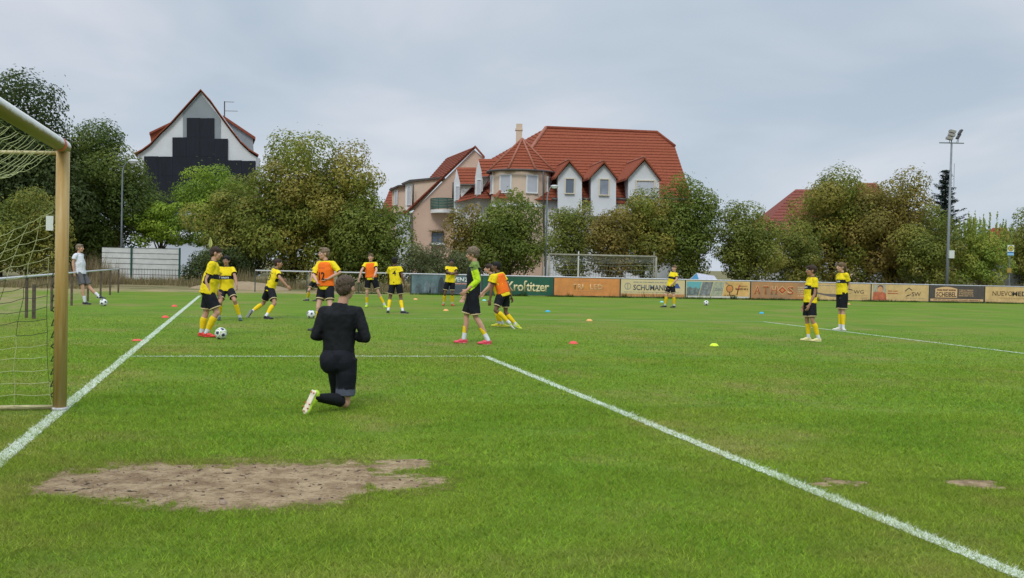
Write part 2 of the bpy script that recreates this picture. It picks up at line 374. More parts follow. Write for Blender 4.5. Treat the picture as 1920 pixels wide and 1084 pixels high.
# grass blades near the camera
def blades(regions):
    Vs = []; paint = []; hue = []; shade = []
    for t0, t1, dens, hh, ww in regions:
        area = .5*1.12*(t1*t1-t0*t0); n = int(area*dens)
        t = np.sqrt(rng.random(n)*(t1*t1-t0*t0)+t0*t0); u = (rng.random(n)*1.12-.56)*t
        x = CAM.x + FH.x*t + RH.x*u; y = CAM.y + FH.y*t + RH.y*u
        dm = np.maximum(dirt_mask(x, y), dirt2_mask(x, y)); edge = rng.random(n)
        thin = fbm2(x, y, 1.1, 31, 4)
        keep = (dm < -.34 + .42*fbm2(x, y, 6, 91, 3) + .42*edge**4) & (edge < np.clip(1.25-1.1*np.clip(thin-.5, 0, 1)*2, .35, 1))
        if t1 > 20: keep &= rng.random(n) < (t1-t)/(t1-t0)
        x, y, dm, thin = x[keep], y[keep], dm[keep], thin[keep]; n = len(x)
        h = hh*(.5+.8*rng.random(n))*(1-.35*np.clip(thin-.45, 0, 1)*2)*np.where(dm > -.12, .65, 1)*(.75+.5*fbm2(x, y, 3, 77, 3))
        a = rng.random(n)*6.283; ln = h*(.5+1.3*rng.random(n)); b = rng.random(n)*6.283
        ww_ = ww*(.6+.8*rng.random(n))
        p0 = np.stack([x-np.cos(a)*ww_/2, y-np.sin(a)*ww_/2, np.full(n, -.001)], 1); p1 = np.stack([x+np.cos(a)*ww_/2, y+np.sin(a)*ww_/2, np.full(n, -.001)], 1)
        p2 = np.stack([x+np.cos(b)*ln, y+np.sin(b)*ln, h], 1)
        Vs.append(np.stack([p0, p1, p2], 1).reshape(-1, 3))
        pt = np.zeros(n)
        for k, (A, B, wd) in enumerate(LINES):
            A = np.array(A); B = np.array(B); d = B-A; Ln = np.hypot(*d); d = d/Ln
            s = np.clip((x-A[0])*d[0]+(y-A[1])*d[1], 0, Ln); dist = np.hypot(x-A[0]-s*d[0], y-A[1]-s*d[1])
            jit = (rng.random(n)-.5)*.035
            cov = (dist+jit < wd/2) & (rng.random(n) < (.66 if k in (0, 2) else .5))
            pt = np.maximum(pt, cov*(.55+.45*rng.random(n)))
        paint.append(np.repeat(pt, 3)); hue.append(np.repeat(np.where(rng.random(n) < .06, 1.0, rng.random(n)*.5), 3)); shade.append(np.repeat(.50+1.0*rng.random(n)*(.6+.8*fbm2(x, y, 9, 43, 2)), 3))
    V = np.concatenate(Vs); F = np.arange(len(V)).reshape(-1, 3)
    me = mesh_np('grass_blades', V, F)
    a = me.attributes.new('paint', 'FLOAT', 'POINT'); a.data.foreach_set('value', np.concatenate(paint).astype(np.float32))
    a = me.attributes.new('hue', 'FLOAT', 'POINT'); a.data.foreach_set('value', np.concatenate(hue).astype(np.float32))
    a = me.attributes.new('shade', 'FLOAT', 'POINT'); a.data.foreach_set('value', np.concatenate(shade).astype(np.float32))
    return me
def blade_mat():
    m = bpy.data.materials.new('grass_blade'); m.use_nodes = True; nt = m.node_tree; nt.nodes.clear(); L = nt.links.new
    o = N(nt, 'ShaderNodeOutputMaterial')
    col, noise_, ramp, mix, mul, g = grass_nodes(nt)
    h = N(nt, 'ShaderNodeAttribute', attribute_name='hue'); p = N(nt, 'ShaderNodeAttribute', attribute_name='paint')
    br = N(nt, 'ShaderNodeVectorMath', operation='SCALE'); L(col, br.inputs[0]); sh_ = N(nt, 'ShaderNodeAttribute', attribute_name='shade'); L(mul(sh_.outputs['Fac'], 1.62), br.inputs[3])
    c = mix(mul(h.outputs['Fac'], 1.0), br.outputs[0], (.30, .33, .07))
    c = mix(p.outputs['Fac'], c, (.80, .86, .76))
    d = N(nt, 'ShaderNodeBsdfDiffuse'); tr = N(nt, 'ShaderNodeBsdfTranslucent'); L(c, d.inputs[0]); L(c, tr.inputs[0])
    ms = N(nt, 'ShaderNodeMixShader'); ms.inputs[0].default_value = .35; L(d.outputs[0], ms.inputs[1]); L(tr.outputs[0], ms.inputs[2]); L(ms.outputs[0], o.inputs[0])
    return m
tag(link('grass_blades', blades([(4.6, 7.5, 8500, .026, .0055), (7.5, 11, 4000, .026, .0075), (11, 17, 1400, .025, .011), (17, 28, 420, .024, .016)]), blade_mat()), kind='stuff')

# ------------------------------------------------------------------ near goal
M_post = mat('weathered_post', (.36, .195, .035), .42, ns=7, col2=(.52, .39, .17), bump=.15, bs=60, stretch=(2.2, 2.2, .16))
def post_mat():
    """white aluminium, underside coloured ochre for algae film plus painted-in shade"""
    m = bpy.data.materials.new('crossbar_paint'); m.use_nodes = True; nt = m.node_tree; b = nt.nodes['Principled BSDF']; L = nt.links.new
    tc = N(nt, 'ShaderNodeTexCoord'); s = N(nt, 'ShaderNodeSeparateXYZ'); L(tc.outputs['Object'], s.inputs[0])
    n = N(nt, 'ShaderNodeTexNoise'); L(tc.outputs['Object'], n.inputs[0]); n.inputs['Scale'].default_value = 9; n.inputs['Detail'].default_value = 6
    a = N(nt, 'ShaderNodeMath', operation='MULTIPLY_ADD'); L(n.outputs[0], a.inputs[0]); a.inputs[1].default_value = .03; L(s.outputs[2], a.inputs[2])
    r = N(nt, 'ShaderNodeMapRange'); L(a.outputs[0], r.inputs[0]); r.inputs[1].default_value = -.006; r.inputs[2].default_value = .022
    mx = N(nt, 'ShaderNodeMixRGB'); L(r.outputs[0], mx.inputs[0]); mx.inputs[1].default_value = (.20, .155, .045, 1); mx.inputs[2].default_value = (.72, .71, .69, 1)  # pale top, ochre underside: shading put into the colour together with stain
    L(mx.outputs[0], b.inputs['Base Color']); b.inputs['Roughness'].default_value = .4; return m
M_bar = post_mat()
M_red = mat('red_paint', (.62, .12, .06), .5)
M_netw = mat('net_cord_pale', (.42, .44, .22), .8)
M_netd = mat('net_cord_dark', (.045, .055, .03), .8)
GP = G(112, 769); GP.z = 0; PR = .062
goal = empty('football_goal', (GP.x, GP.y, 0), 0, 'near football goal with ochre stained post, pale crossbar and sagging net', 'goal')
def gpart(mb, name, mats, smooth=True):
    o = mb.build(name, mats, goal, smooth); return o
for yy in (0, -7.32-.12):
    gpart(MB().tube([(0, yy, 0), (0, yy, 2.49)], PR, 20), 'post', M_post)
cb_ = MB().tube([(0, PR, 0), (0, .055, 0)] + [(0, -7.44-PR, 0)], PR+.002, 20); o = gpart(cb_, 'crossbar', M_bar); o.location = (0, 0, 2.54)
gpart(MB().tube([(0, -.30, 2.54), (0, -.17, 2.54)], PR+.004, 20, cap=False), 'tape_band', M_red)
gpart(MB().tube([(0, 0, 0), (0, 0, .03)], .072, 16), 'post_foot', mat('chalky_foot', (.5, .5, .5), .9, ns=30, na=.3))
for yy in (0, -7.44):
    gpart(MB().tube([(-.05, yy, 2.475), (-.75, yy+.0, 2.45), (-.95, yy, 2.38)], .018, 8), 'net_support', mat('net_support_metal', (.50, .42, .22), .5))
    gpart(MB().tube([(-.05, yy, .03), (-2.1, yy, .03)], .022, 8), 'ground_bar', mat('ground_bar_metal', (.52, .44, .24), .6, ns=9, na=.3))
gpart(MB().tube([(-2.1, 0, .03), (-2.1, -7.44, .03)], .022, 8), 'ground_bar', mat('ground_bar_metal', (.5, .4, .2)))
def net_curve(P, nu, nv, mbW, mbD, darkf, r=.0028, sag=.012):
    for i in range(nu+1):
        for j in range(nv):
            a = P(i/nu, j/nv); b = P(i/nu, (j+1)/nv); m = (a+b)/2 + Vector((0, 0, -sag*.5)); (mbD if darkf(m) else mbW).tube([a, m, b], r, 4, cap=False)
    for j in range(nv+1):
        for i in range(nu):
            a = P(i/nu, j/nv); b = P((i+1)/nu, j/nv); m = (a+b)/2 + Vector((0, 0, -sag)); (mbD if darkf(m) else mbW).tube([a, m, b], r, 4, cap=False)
nw = MB(); nd = MB()
def jig(a, b, k=.018): return Vector((noise.noise(Vector((a*9.1, b*7.3, 1.7)))*k, noise.noise(Vector((a*5.1, b*8.3, 9.7)))*k, noise.noise(Vector((a*6.1, b*7.7, 4.7)))*k*1.3))
# side panel hanging from the slack top (plane y = 0), leaning strands
def side(u, v):
    top = 1.93 - 1.02*u - .25*u*u; x = -.06 - 1.95*u - .28*v*(1-v)
    low = .045
    z = top + (low-top)*v; xs = x + (-.62*(v-.0)*(1-u) if u > 0 else 0)*min(1, u*6)
    return Vector((xs, .0 + .03*math.sin(u*9+v*5), z)) + jig(u*3, v*4)*(1 if 0 < v < 1 else .3)
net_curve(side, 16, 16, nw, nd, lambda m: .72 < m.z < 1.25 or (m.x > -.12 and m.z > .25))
# roof of the net: fans from the crossbar to the back rope
def roof(u, v):
    y = -.16 - 7.0*v; x0 = -.06; xb = -.95 - .15*math.sin(v*9)
    x = x0 + (xb-x0)*u; z = 2.48 + (2.32-2.48)*u - .26*math.sin(math.pi*min(1, u*1.0))*(.75+.25*math.sin(v*14)) 
    return Vector((x, y*(1-.12*u*(1-v)) - .0, z)) + jig(u*4, v*20, .03)
net_curve(roof, 9, 52, nw, nd, lambda m: False)
# back of the net
def back(u, v):
    y = -.02 - 7.4*u; x = -.97 - 1.1*v - .05*math.sin(u*9); z = 2.3 - 2.26*v
    return Vector((x, y, z)) + jig(u*20, v*5, .03)
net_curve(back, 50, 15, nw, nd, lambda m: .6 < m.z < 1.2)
lace = MB()
for i in range(16):
    z = .12 + i*.118; lace.tube([(-.06, .02, z), (-.085, .0, z-.02+.05*random.random()), (-.06, -.02, z+.05)], .006, 5)
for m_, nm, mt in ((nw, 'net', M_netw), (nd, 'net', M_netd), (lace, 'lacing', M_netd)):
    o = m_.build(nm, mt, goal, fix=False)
    o['kind'] = 'stuff'
gpart(MB().box((-.11, 0, 1.80), (.065, .02, .14)), 'white_clip', mat('clip_white', (.7, .72, .7), .6), False)

# ------------------------------------------------------------------ perimeter rail, boards
YF = 36.9
def xf(px):      # x on the fence line for a photo column
    d = _f + _r*((px-960)/FPX) - _u*((545-542)/FPX); return CAM.x + d.x*((YF-CAM.y)/d.y)
M_rail = mat('galvanised_rail', (.55, .56, .57), .5, ns=6, na=.15)
M_gpost = mat('dark_green_post', (.055, .075, .06), .6, ns=8, na=.3)
RH_ = .975
fence = empty('perimeter_rail', (xf(478), YF, 0), 0, 'long grey barrier rail behind the far touchline carrying the advertising boards', 'fence')
x0 = 0; x1 = xf(2050)-xf(478)
MB().tube([(x0, 0, RH_), (x1*.5, 0, RH_-.015), (x1, 0, RH_-.03)], .03, 10).build('rail', M_rail, fence, True)
bx_ = [770, 903, 1037, 1162, 1284, 1406, 1523, 1632, 1741, 1845, 1950, 2050]
for p in [478, 575, 672] + bx_:
    xx = xf(p)-xf(478)
    MB().box((xx, .0, RH_/2-.03), (.05, .05, RH_-.03)).build('post', M_gpost, fence)
# side rail beyond the goal line
sr = empty('side_rail', (-3.22, 33.0, 0), 0, 'rusty brown barrier rail with posts at left, white shirted man leaning on it', 'fence')
M_rust = mat('rusty_post', (.10, .075, .055), .8, ns=10, na=.4)
MB().tube([(0, .02, .965), (0, -22, .965)], .027, 8).build('rail', M_rail, sr, True)
for yy in (0, -2.6, -5.2, -8.2, -11.4, -14.6, -17.8, -21):
    MB().box((0, yy, .47), (.06, .06, .94)).build('post', M_rust, sr)
for px, py, h in ((41, 598, .80), (88, 583, .80)):
    g = G(px, py); o = MB().box((0, 0, h/2), (.07, .07, h)).build('short_post', M_rust); o.location = (g.x+.25, g.y, 0)
    tag(o, ('short brown steel post seen through the goal net, leftmost of the two' if px == 41 else 'short brown steel post seen through the goal net, just left of the goalpost'), 'post')

def board(i, label):
    a, b = xf(bx_[i]), xf(bx_[i+1]); wd = b-a-.07
    e = empty('advertising_board', ((a+b)/2, YF-.05, 0), 0, label, 'advertising board', 'advertising boards along the perimeter rail')
    return e, wd
BZ0, BZ1 = .06, .925
BH = BZ1-BZ0
def panel(e, wd, m, z0=BZ0, z1=BZ1):
    MB().bb(-wd/2, wd/2, -.012, .012, z0, z1).build('panel', m, e)
    fr = MB(); fm = mat('board_frame', (.07, .075, .07), .6)
    fr.bb(-wd/2-.018, wd/2+.018, -.014, .016, z1, z1+.022); fr.bb(-wd/2-.018, wd/2+.018, -.014, .016, z0-.022, z0)
    fr.bb(-wd/2-.018, -wd/2, -.014, .016, z0, z1); fr.bb(wd/2, wd/2+.018, -.014, .016, z0, z1); fr.build('frame', fm, e)
def flat(e, wd, name, poly, m, lvl=1):
    """poly in board fractions (0..1 from bottom left)"""
    P = [(-wd/2+u*wd, -.012-.003*lvl, BZ0+v*BH) for u, v in poly]
    return MB().prism(P, (0, .0025, 0)).build(name, m, e)
def letter(e, wd, s, u0, u1, v0, v1, m, lvl=2, bold=.0, shear=0, space=1.0):
    me = text_mesh(s, (u1-u0)*wd, (v1-v0)*BH, shear, bold, .002, space=space)
    o = link('lettering', me, m, e); o.rotation_euler = (rad(90), 0, 0); o.location = (-wd/2+(u0+u1)/2*wd, -.012-.003*lvl, BZ0+(v0+v1)/2*BH); return o
def rect(u0, u1, v0, v1): return [(u0, v0), (u1, v0), (u1, v1), (u0, v1)]
def disc(u, v, r, wd, n=20, a0=0, a1=360): return [(u+r*math.cos(rad(a0+(a1-a0)*k/n))/wd*BH, v+r*math.sin(rad(a0+(a1-a0)*k/n))) for k in range(n)]
def ring(e, wd, name, u, v, r, th, m, lvl=2):
    mb = MB(); n = 24
    for k in range(n):
        a = 2*math.pi*k/n; b = 2*math.pi*(k+1)/n; P = []
        for rr, aa in ((r, a), (r, b), (r-th, b), (r-th, a)): P.append((-wd/2+u*wd+rr*math.cos(aa)*BH, -.012-.003*lvl, BZ0+(v+rr*math.sin(aa))*BH))
        mb.prism(P, (0, .0025, 0))
    mb.build(name, m, e)
def fake_lines(e, wd, u0, u1, vs, m, th=.03, lvl=2, seed=1):
    """rows of print too small to read: strings of short strokes"""
    r = random.Random(seed); mb = MB()
    for v in vs:
        u = u0
        while u < u1-.01:
            l = .006+.012*r.random(); l = min(l, u1-u)
            z = BZ0+(v+th*(r.random()-.5)*.3)*BH; mb.bb(-wd/2+u*wd, -wd/2+(u+l)*wd, -.013-.003*lvl, -.012-.003*lvl+.001, z-th*BH/2, z+th*BH/2)
            u += l+(.004 if r.random() < .8 else .014)
    mb.build('small_print', m, e)['kind'] = 'stuff'
mO = lambda n, c, **k: mat(n, c, .6, ns=3.2, na=.17, **k)
cream = mO('board_cream', (.62, .42, .19)); orange = mO('board_orange', (.62, .25, .075)); green = mO('board_green', (.022, .10, .062)); teal = mat('board_teal', (.05, .085, .10), .5, ns=1.6, col2=(.17, .24, .26))
yel = mat('board_yellowish', (.60, .47, .24), .6, ns=1.4, col2=(.66, .55, .33)); grey = mat('board_grey', (.085, .07, .065), .6, ns=4, na=.2)
ink = mat('ink_dark', (.06, .045, .04), .6); inkb = mat('ink_brown', (.12, .06, .03), .6); white = mat('print_white', (.65, .66, .66), .6); gold = mat('print_gold', (.68, .58, .33), .6)
peach = mat('print_peach', (.70, .44, .22), .6); redp = mat('print_red', (.42, .07, .035), .6); bluep = mat('print_blue', (.06, .10, .32), .6); greyp = mat('print_grey', (.25, .25, .24), .6)
# 1
e, wd = board(0, 'dark teal photo board at the left end with white word over red strip'); panel(e, wd, teal)
for k, (u, h, c) in enumerate(((.10, .55, .12), (.22, .7, .2), (.30, .62, .16), (.42, .9, .05), (.50, .75, .09))):
    flat(e, wd, 'printed_figure', [(u-.05, .04), (u+.05, .04), (u+.04, h*.7), (u+.015, h), (u-.015, h), (u-.04, h*.7)], mat('figure_%d' % k, (c*.8, c, c*1.1), .6, ns=5, na=.4))
letter(e, wd, 'WENZLAFF', .55, .985, .66, .90, white, bold=.03); flat(e, wd, 'red_strip', rect(.60, .985, .52, .60), redp); fake_lines(e, wd, .62, .97, [.56], white, .03, 3)
fake_lines(e, wd, .82, .97, [.42, .33, .24, .15], greyp, .035)
flat(e, wd, 'lower_panel', rect(.56, .985, .05, .46), mat('slate', (.075, .095, .11), .6), 0.5)
# 2
e, wd = board(1, 'green board with pale blackletter words'); panel(e, wd, green)
letter(e, wd, 'Ur-Kro\u017ftitzer', .12, .95, .18, .80, gold, bold=.022, space=.92)
# 3
e, wd = board(2, 'plain orange board with faded capitals TRI LED'); panel(e, wd, orange)
letter(e, wd, 'TRI', .28, .44, .36, .66, peach, bold=.02); letter(e, wd, 'LED', .54, .74, .36, .66, peach, bold=.02)
flat(e, wd, 'lamp_dot', disc(.49, .51, .13, wd), mat('amber_dot', (.62, .28, .06), .6)); fake_lines(e, wd, .29, .73, [.83], mat('faded_print', (.55, .27, .12), .6), .035, seed=2); fake_lines(e, wd, .29, .73, [.26], mat('faded_print', (.5, .3, .1)), .03, seed=5)
# 4
e, wd = board(3, 'cream board reading SCHUMANN with a round emblem and blue triangle'); panel(e, wd, yel)
letter(e, wd, 'SCHUMANN', .19, .74, .38, .70, mat('ink_slate', (.10, .115, .14), .6), bold=.018); ring(e, wd, 'emblem_ring', .105, .60, .20, .035, greyp); flat(e, wd, 'emblem_stroke', rect(.10, .11, .44, .76), greyp, 2)
fake_lines(e, wd, .19, .72, [.84], greyp, .05, seed=3); fake_lines(e, wd, .05, .95, [.27], greyp, .025, seed=6); flat(e, wd, 'orange_strip', rect(0.004, .996, .01, .17), mat('strip_orange', (.56, .26, .10), .6, ns=4, na=.2))
flat(e, wd, 'blue_triangle', [(.76, .52), (.93, .52), (.89, .80), (.82, .80)], bluep)
# 5
e, wd = board(4, 'collage board with blue mountain photo at left and round orange emblem at right'); panel(e, wd, yel)
flat(e, wd, 'mountain_photo', [(.01, .12), (.19, .12), (.245, .94), (.01, .94)], mat('pic_sky', (.14, .40, .44), .6)); flat(e, wd, 'mountain', [(.01, .12), (.19, .12), (.225, .62), (.19, .5), (.15, .62), (.10, .55), (.06, .66), (.01, .55)], mat('pic_rock', (.17, .20, .19), .6, ns=6, na=.5), 2)
flat(e, wd, 'grey_photo', [(.20, .12), (.37, .12), (.425, .94), (.255, .94)], mat('pic_grey', (.21, .22, .22), .6, ns=7, na=.5)); flat(e, wd, 'pale_photo', [(.38, .12), (.56, .12), (.60, .94), (.435, .94)], mat('pic_pale', (.36, .37, .27), .6, ns=5, na=.35))
letter(e, wd, 'zeb', .44, .57, .42, .66, greyp, shear=.3, bold=.01); flat(e, wd, 'orange_field', [(.57, .12), (.99, .12), (.99, .96), (.61, .96)], mat('field_orange', (.66, .40, .14), .6, ns=2, na=.2))
ring(e, wd, 'emblem_ring', .68, .56, .23, .045, inkb, 3); flat(e, wd, 'emblem_disc', disc(.68, .56, .17, wd), orange, 2); flat(e, wd, 'emblem_stem', rect(.672, .688, .16, .34), inkb, 3); flat(e, wd, 'stroke', [(.60, .92), (.62, .95), (.67, .80), (.655, .78)], greyp, 3)
letter(e, wd, 'f', .79, .85, .20, .80, redp, 3, shear=.4, bold=.02); fake_lines(e, wd, .77, .97, [.55], inkb, .10, 3, 8); fake_lines(e, wd, .84, .96, [.72], inkb, .03, 3, 9); fake_lines(e, wd, .60, .77, [.17], inkb, .05, 3, 10)
flat(e, wd, 'white_strip', rect(.01, .99, .03, .09), white)
# 6
e, wd = board(5, 'rust brown board with angular red letters ATHOS'); panel(e, wd, mat('board_rust', (.27, .19, .13), .6, ns=1.3, col2=(.60, .26, .08)))
for k, ch in enumerate('ATH\u25c7S'):
    u = .10+.135*k
    if k == 3:
        for s_, m_, l_ in ((.27, cream, 2), (.22, redp, 3), (.11, orange, 4)): flat(e, wd, 'letter_rhomb', [(u-s_*.3, .52), (u, .52-s_), (u+s_*.3, .52), (u, .52+s_)], m_, l_)
    else:
        letter(e, wd, ch, u-.052, u+.052, .27, .77, cream, 2, bold=.05, shear=.0); letter(e, wd, ch, u-.046, u+.046, .29, .75, redp, 3)
fake_lines(e, wd, .76, .98, [.72, .6, .48, .36, .2], gold, .05, seed=11)
# 7
e, wd = board(6, 'cream board reading WG with a small roof outline and a dark tool shape'); panel(e, wd, cream)
letter(e, wd, 'WG', .70, .88, .40, .62, ink); flat(e, wd, 'roof_stroke', [(.52, .72), (.535, .78), (.69, .62), (.675, .58)], ink, 2); flat(e, wd, 'base_stroke', [(.66, .42), (.69, .46), (.60, .38), (.58, .34)], ink, 2)
flat(e, wd, 'tool_shape', [(.02, .46), (.20, .36), (.42, .36), (.40, .18), (.30, .18), (.16, .28), (.02, .38)], mat('tool_grey', (.16, .13, .12), .6)); fake_lines(e, wd, .04, .50, [.86], greyp, .04, seed=12); fake_lines(e, wd, .55, .95, [.30, .20, .12], mat('faded_print2', (.45, .27, .12), .6), .025, seed=13)
# 8
e, wd = board(7, 'cream board reading SW beside a roof outline, faded portrait photo at left'); panel(e, wd, cream)
flat(e, wd, 'portrait_ground', [(.02, .03), (.26, .03), (.24, .97), (.02, .97)], mat('portrait_bg', (.40, .36, .28), .6, ns=5, na=.3)); flat(e, wd, 'portrait_shoulders', [(.02, .03), (.26, .03), (.25, .42), (.19, .55), (.10, .55), (.03, .5)], mat('portrait_red', (.50, .14, .07), .6, ns=5, na=.3), 2)
flat(e, wd, 'portrait_hair', disc(.15, .76, .21, wd), mat('portrait_brown', (.16, .09, .06), .6), 3); flat(e, wd, 'portrait_face', disc(.145, .68, .19, wd), mat('portrait_skin', (.62, .30, .15), .6, ns=4, na=.15), 4)
letter(e, wd, 'SW', .70, .86, .30, .56, ink); flat(e, wd, 'roof_stroke', [(.58, .58), (.58, .64), (.65, .84), (.71, .68), (.70, .64), (.65, .78), (.59, .60)], ink, 2); flat(e, wd, 'base_stroke', [(.59, .24), (.68, .38), (.69, .42), (.62, .36)], ink, 2)
fake_lines(e, wd, .28, .46, [.60, .45], redp, .06, seed=14); fake_lines(e, wd, .60, .92, [.18], greyp, .03, seed=15)
# 9
e, wd = board(8, 'dark grey board with arched cream plate reading SCHEIBEL'); panel(e, wd, grey)
arch = [(.10, .25), (.50, .25), (.50, .80)] + [(.50-.40*k/8, .80+.13*math.sin(math.pi*k/8)) for k in range(1, 8)] + [(.10, .80)]
flat(e, wd, 'arched_plate', arch, peach, 1); letter(e, wd, 'SCHEIBEL', .115, .485, .30, .60, ink, bold=.02); fake_lines(e, wd, .13, .47, [.72], inkb, .10, 2, 16)
fake_lines(e, wd, .53, .80, [.74, .62, .50, .38], peach, .045, seed=17); flat(e, wd, 'lower_strip', rect(.015, .985, .03, .17), peach); fake_lines(e, wd, .07, .92, [.10], inkb, .05, 2, 18)
# 10
e, wd = board(9, 'cream board reading NUEVOMEDIA at the right edge'); panel(e, wd, cream)
letter(e, wd, 'NUEVO', .13, .49, .42, .72, inkb); letter(e, wd, 'MEDIA', .49, .88, .42, .72, ink, bold=.02); letter(e, wd, 'WERBEAGENTUR', .25, .86, .22, .32, mat('faded_print2', (.4, .3, .1)), space=1.25)
# ------------------------------------------------------------------ background: buildings
def V3(px, py, v):
    d = _f + _r*((px-960)/FPX) - _u*((py-542)/FPX); return CAM + d*(v/d.dot(FH))
def Gz(px, v):     # ground point under a photo column at distance v
    p = V3(px, 500, v); p.z = 0; return p
def pl(pts, v): return [V3(x, y, v) for x, y in pts]
TH = FH
def wallpoly(e, pts, v, thick, m, name='wall'):
    P = pl(pts, v); return MB().prism(P, FH*thick, 0).build(name, m, e)
M_tile = mat('roof_tile', (.200, .054, .029), .9, ns=9, col2=(.295, .088, .048), spec=.12, bump=.6, bs=14)
M_tiled = mat('roof_tile_old', (.185, .050, .030), .9, ns=6, col2=(.26, .078, .045), spec=.12, bump=.6, bs=14)
M_ridge = mat('ridge_tile', (.32, .12, .075), .8, ns=6, na=.2)
M_beige = mat('render_beige', (.60, .47, .36), .9, ns=1.2, na=.05, bump=.1); M_pink = mat('render_pink', (.55, .39, .30), .9, ns=.8, na=.06, bump=.1)
M_white = mat('render_white', (.60, .62, .64), .9, ns=1.0, na=.06, bump=.1); M_gut = mat('gutter', (.075, .065, .06), .5); M_trimw = mat('white_trim', (.70, .70, .69), .6)
M_glass = mat('window_glass', (.10, .13, .17), .12, spec=.8); M_shut = mat('roller_shutter', (.44, .46, .50), .6, ns=2, na=.06); M_greyw = mat('render_grey', (.24, .27, .29), .9, ns=1, na=.06)
M_cream = mat('cream_frame', (.62, .54, .40), .7)
def courses(mb, bl, br, tr, tl, n, lift=.045, cols=0):
    """a tiled slope: stepped courses from eave (bl-br) to ridge (tl-tr)"""
    bl, br, tr, tl = map(Vector, (bl, br, tr, tl)); nr = (br-bl).cross(tl-bl)
    if nr.length < 1e-6: nr = (tr-bl).cross(tl-bl)
    nr.normalize()
    if nr.z < 0: nr = -nr
    for i in range(n):
        a, b = i/n, (i+1)/n
        p0 = bl.lerp(tl, a); p1 = br.lerp(tr, a); q0 = bl.lerp(tl, b); q1 = br.lerp(tr, b)
        mb._add([p0+nr*lift, p1+nr*lift, q1, q0, p0, p1], [(0, 1, 2, 3), (4, 5, 1, 0)])
def window(e, x0, y0, x1, y1, v, fm, pm, fw=2.0, mull=False, name='window', out=.06):
    mb = MB(); A = V3(x0, y1, v); B = V3(x1, y0, v); a0, a1 = A.dot(RH), B.dot(RH); z0, z1 = A.z, B.z; s = fw*v/FPX
    def bx(u0, u1, w0, w1, d0, d1, M_=mb): M_.box(RH*((u0+u1)/2)+FH*((d0+d1)/2)+UP*((w0+w1)/2), (abs(u1-u0), abs(d1-d0), abs(w1-w0)), ax=(RH, FH, UP))
    vv = A.dot(FH)
    bx(a0-s, a1+s, z1, z1+s, vv-out, vv+.05); bx(a0-s, a1+s, z0-s, z0, vv-out*1.5, vv+.05); bx(a0-s, a0, z0, z1, vv-out, vv+.05); bx(a1, a1+s, z0, z1, vv-out, vv+.05)
    if mull: bx((a0+a1)/2-.03, (a0+a1)/2+.03, z0, z1, vv-out*.6, vv+.05)
    w_ = mb.build(name, fm, e); p = MB(); bx(a0, a1, z0, z1, vv-.012, vv+.04, p); p.build('pane', pm, w_); return w_
def grp(name, px, v, label, cat, group=None): return empty(name, Gz(px, v), 0, label, cat, group)
class Root:
    """collect children built in world coordinates, then re-parent without moving them"""
    def __init__(s, *a, **k): s.e = grp(*a, **k); s.p = Vector(s.e.location); s.e.location = (0, 0, 0)
    def close(s):
        for c in s.e.children: c.location = Vector(c.location)-s.p
        s.e.location = s.p

# --- white gable house with black facade cladding
GD = FH - RH*.30
R = Root('gable_house', 368, 88, 'white gable house with stepped black cladding rising behind the trees', 'house'); e = R.e; v = 88
out_l = [(252, 289), (266, 282), (281, 271), (300, 250), (320, 231), (348, 200), (376, 169)]
out_r = [(376, 169), (395, 190), (414, 217), (433, 243), (452, 267), (468, 282), (485, 292)]
wallpoly(e, [(258, 530), (258, 291)] + [(x+1, y+3) for x, y in out_l[1:]] + [(x-1, y+3) for x, y in out_r[1:-1]] + [(480, 294), (480, 530)], v, 1.5, M_white)
MB().prism(pl([(262, 530), (262, 292), (376, 174), (478, 295), (478, 530)], v+1.4), GD*11, 0).build('wall', M_white, e)
wallpoly(e, [(343, 262), (343, 212), (376, 176), (407, 214), (413.5, 224), (413.5, 262)], v-.06, .05, M_greyw, 'grey_panel')
mbk = mat('black_cladding', (.007, .009, .016), .5, ns=2.5, na=.5, stretch=(4, 4, .3), spec=.3)
for x0, x1, yt in ((270, 296.5, 293), (296.5, 323, 293.5), (323, 349, 257.5), (349, 375, 221), (375, 401.5, 221.5), (401.5, 427, 260), (427, 453, 300.5), (453, 479, 301.5)):
    y = yt
    if yt < 225: pass
    while y < 392:
        y2 = min(y+36, 396); a, b = V3(x0, y, v), V3(x1, y2, v)
        xx0 = x0 + (1 if (yt < 225 and x0 == 349 and y < 257) else 0)
        wallpoly(e, [(xx0+.12, y2-.12), (xx0+.12, y+.1), (x1-.12, y+.1), (x1-.12, y2-.12)], v-.17, .10, mbk, 'cladding_panel'); y = y2
for seq in (out_l, out_r):
    for a, b in zip(seq[:-1], seq[1:]):
        MB().prism(pl([a, b, (b[0], b[1]-2.4), (a[0], a[1]-2.4)], v-.35), GD*13, 0).build('roof_slab', M_tile, e)
MB().prism(pl([(281, 252), (318, 232), (300, 252), (284, 270)], v+2.5), GD*4, 0).build('dormer_side', M_tile, e)
MB().prism(pl([(280, 248), (318, 230), (318, 233), (280, 252)], v+2.2), GD*5, 0).build('dormer_roof', M_tiled, e)
MB().prism(pl([(424, 226), (474, 258), (476, 290), (455, 275)], v+2.5), GD*4, 0).build('dormer_side', M_greyw, e)
MB().prism(pl([(418, 216), (479, 257), (479, 262), (418, 221)], v+2.2), GD*5, 0).build('dormer_roof', M_tiled, e)
an = MB().tube([V3(421, 222, v+4), V3(421, 190, v+4)], .05, 6).tube([V3(421, 191, v+4), V3(439, 191.5, v+4)], .025, 6).tube([V3(421, 208, v+4), V3(446, 208.5, v+4)], .025, 6).build('antenna', M_gut, e)
an['kind'] = 'stuff'
R.close()

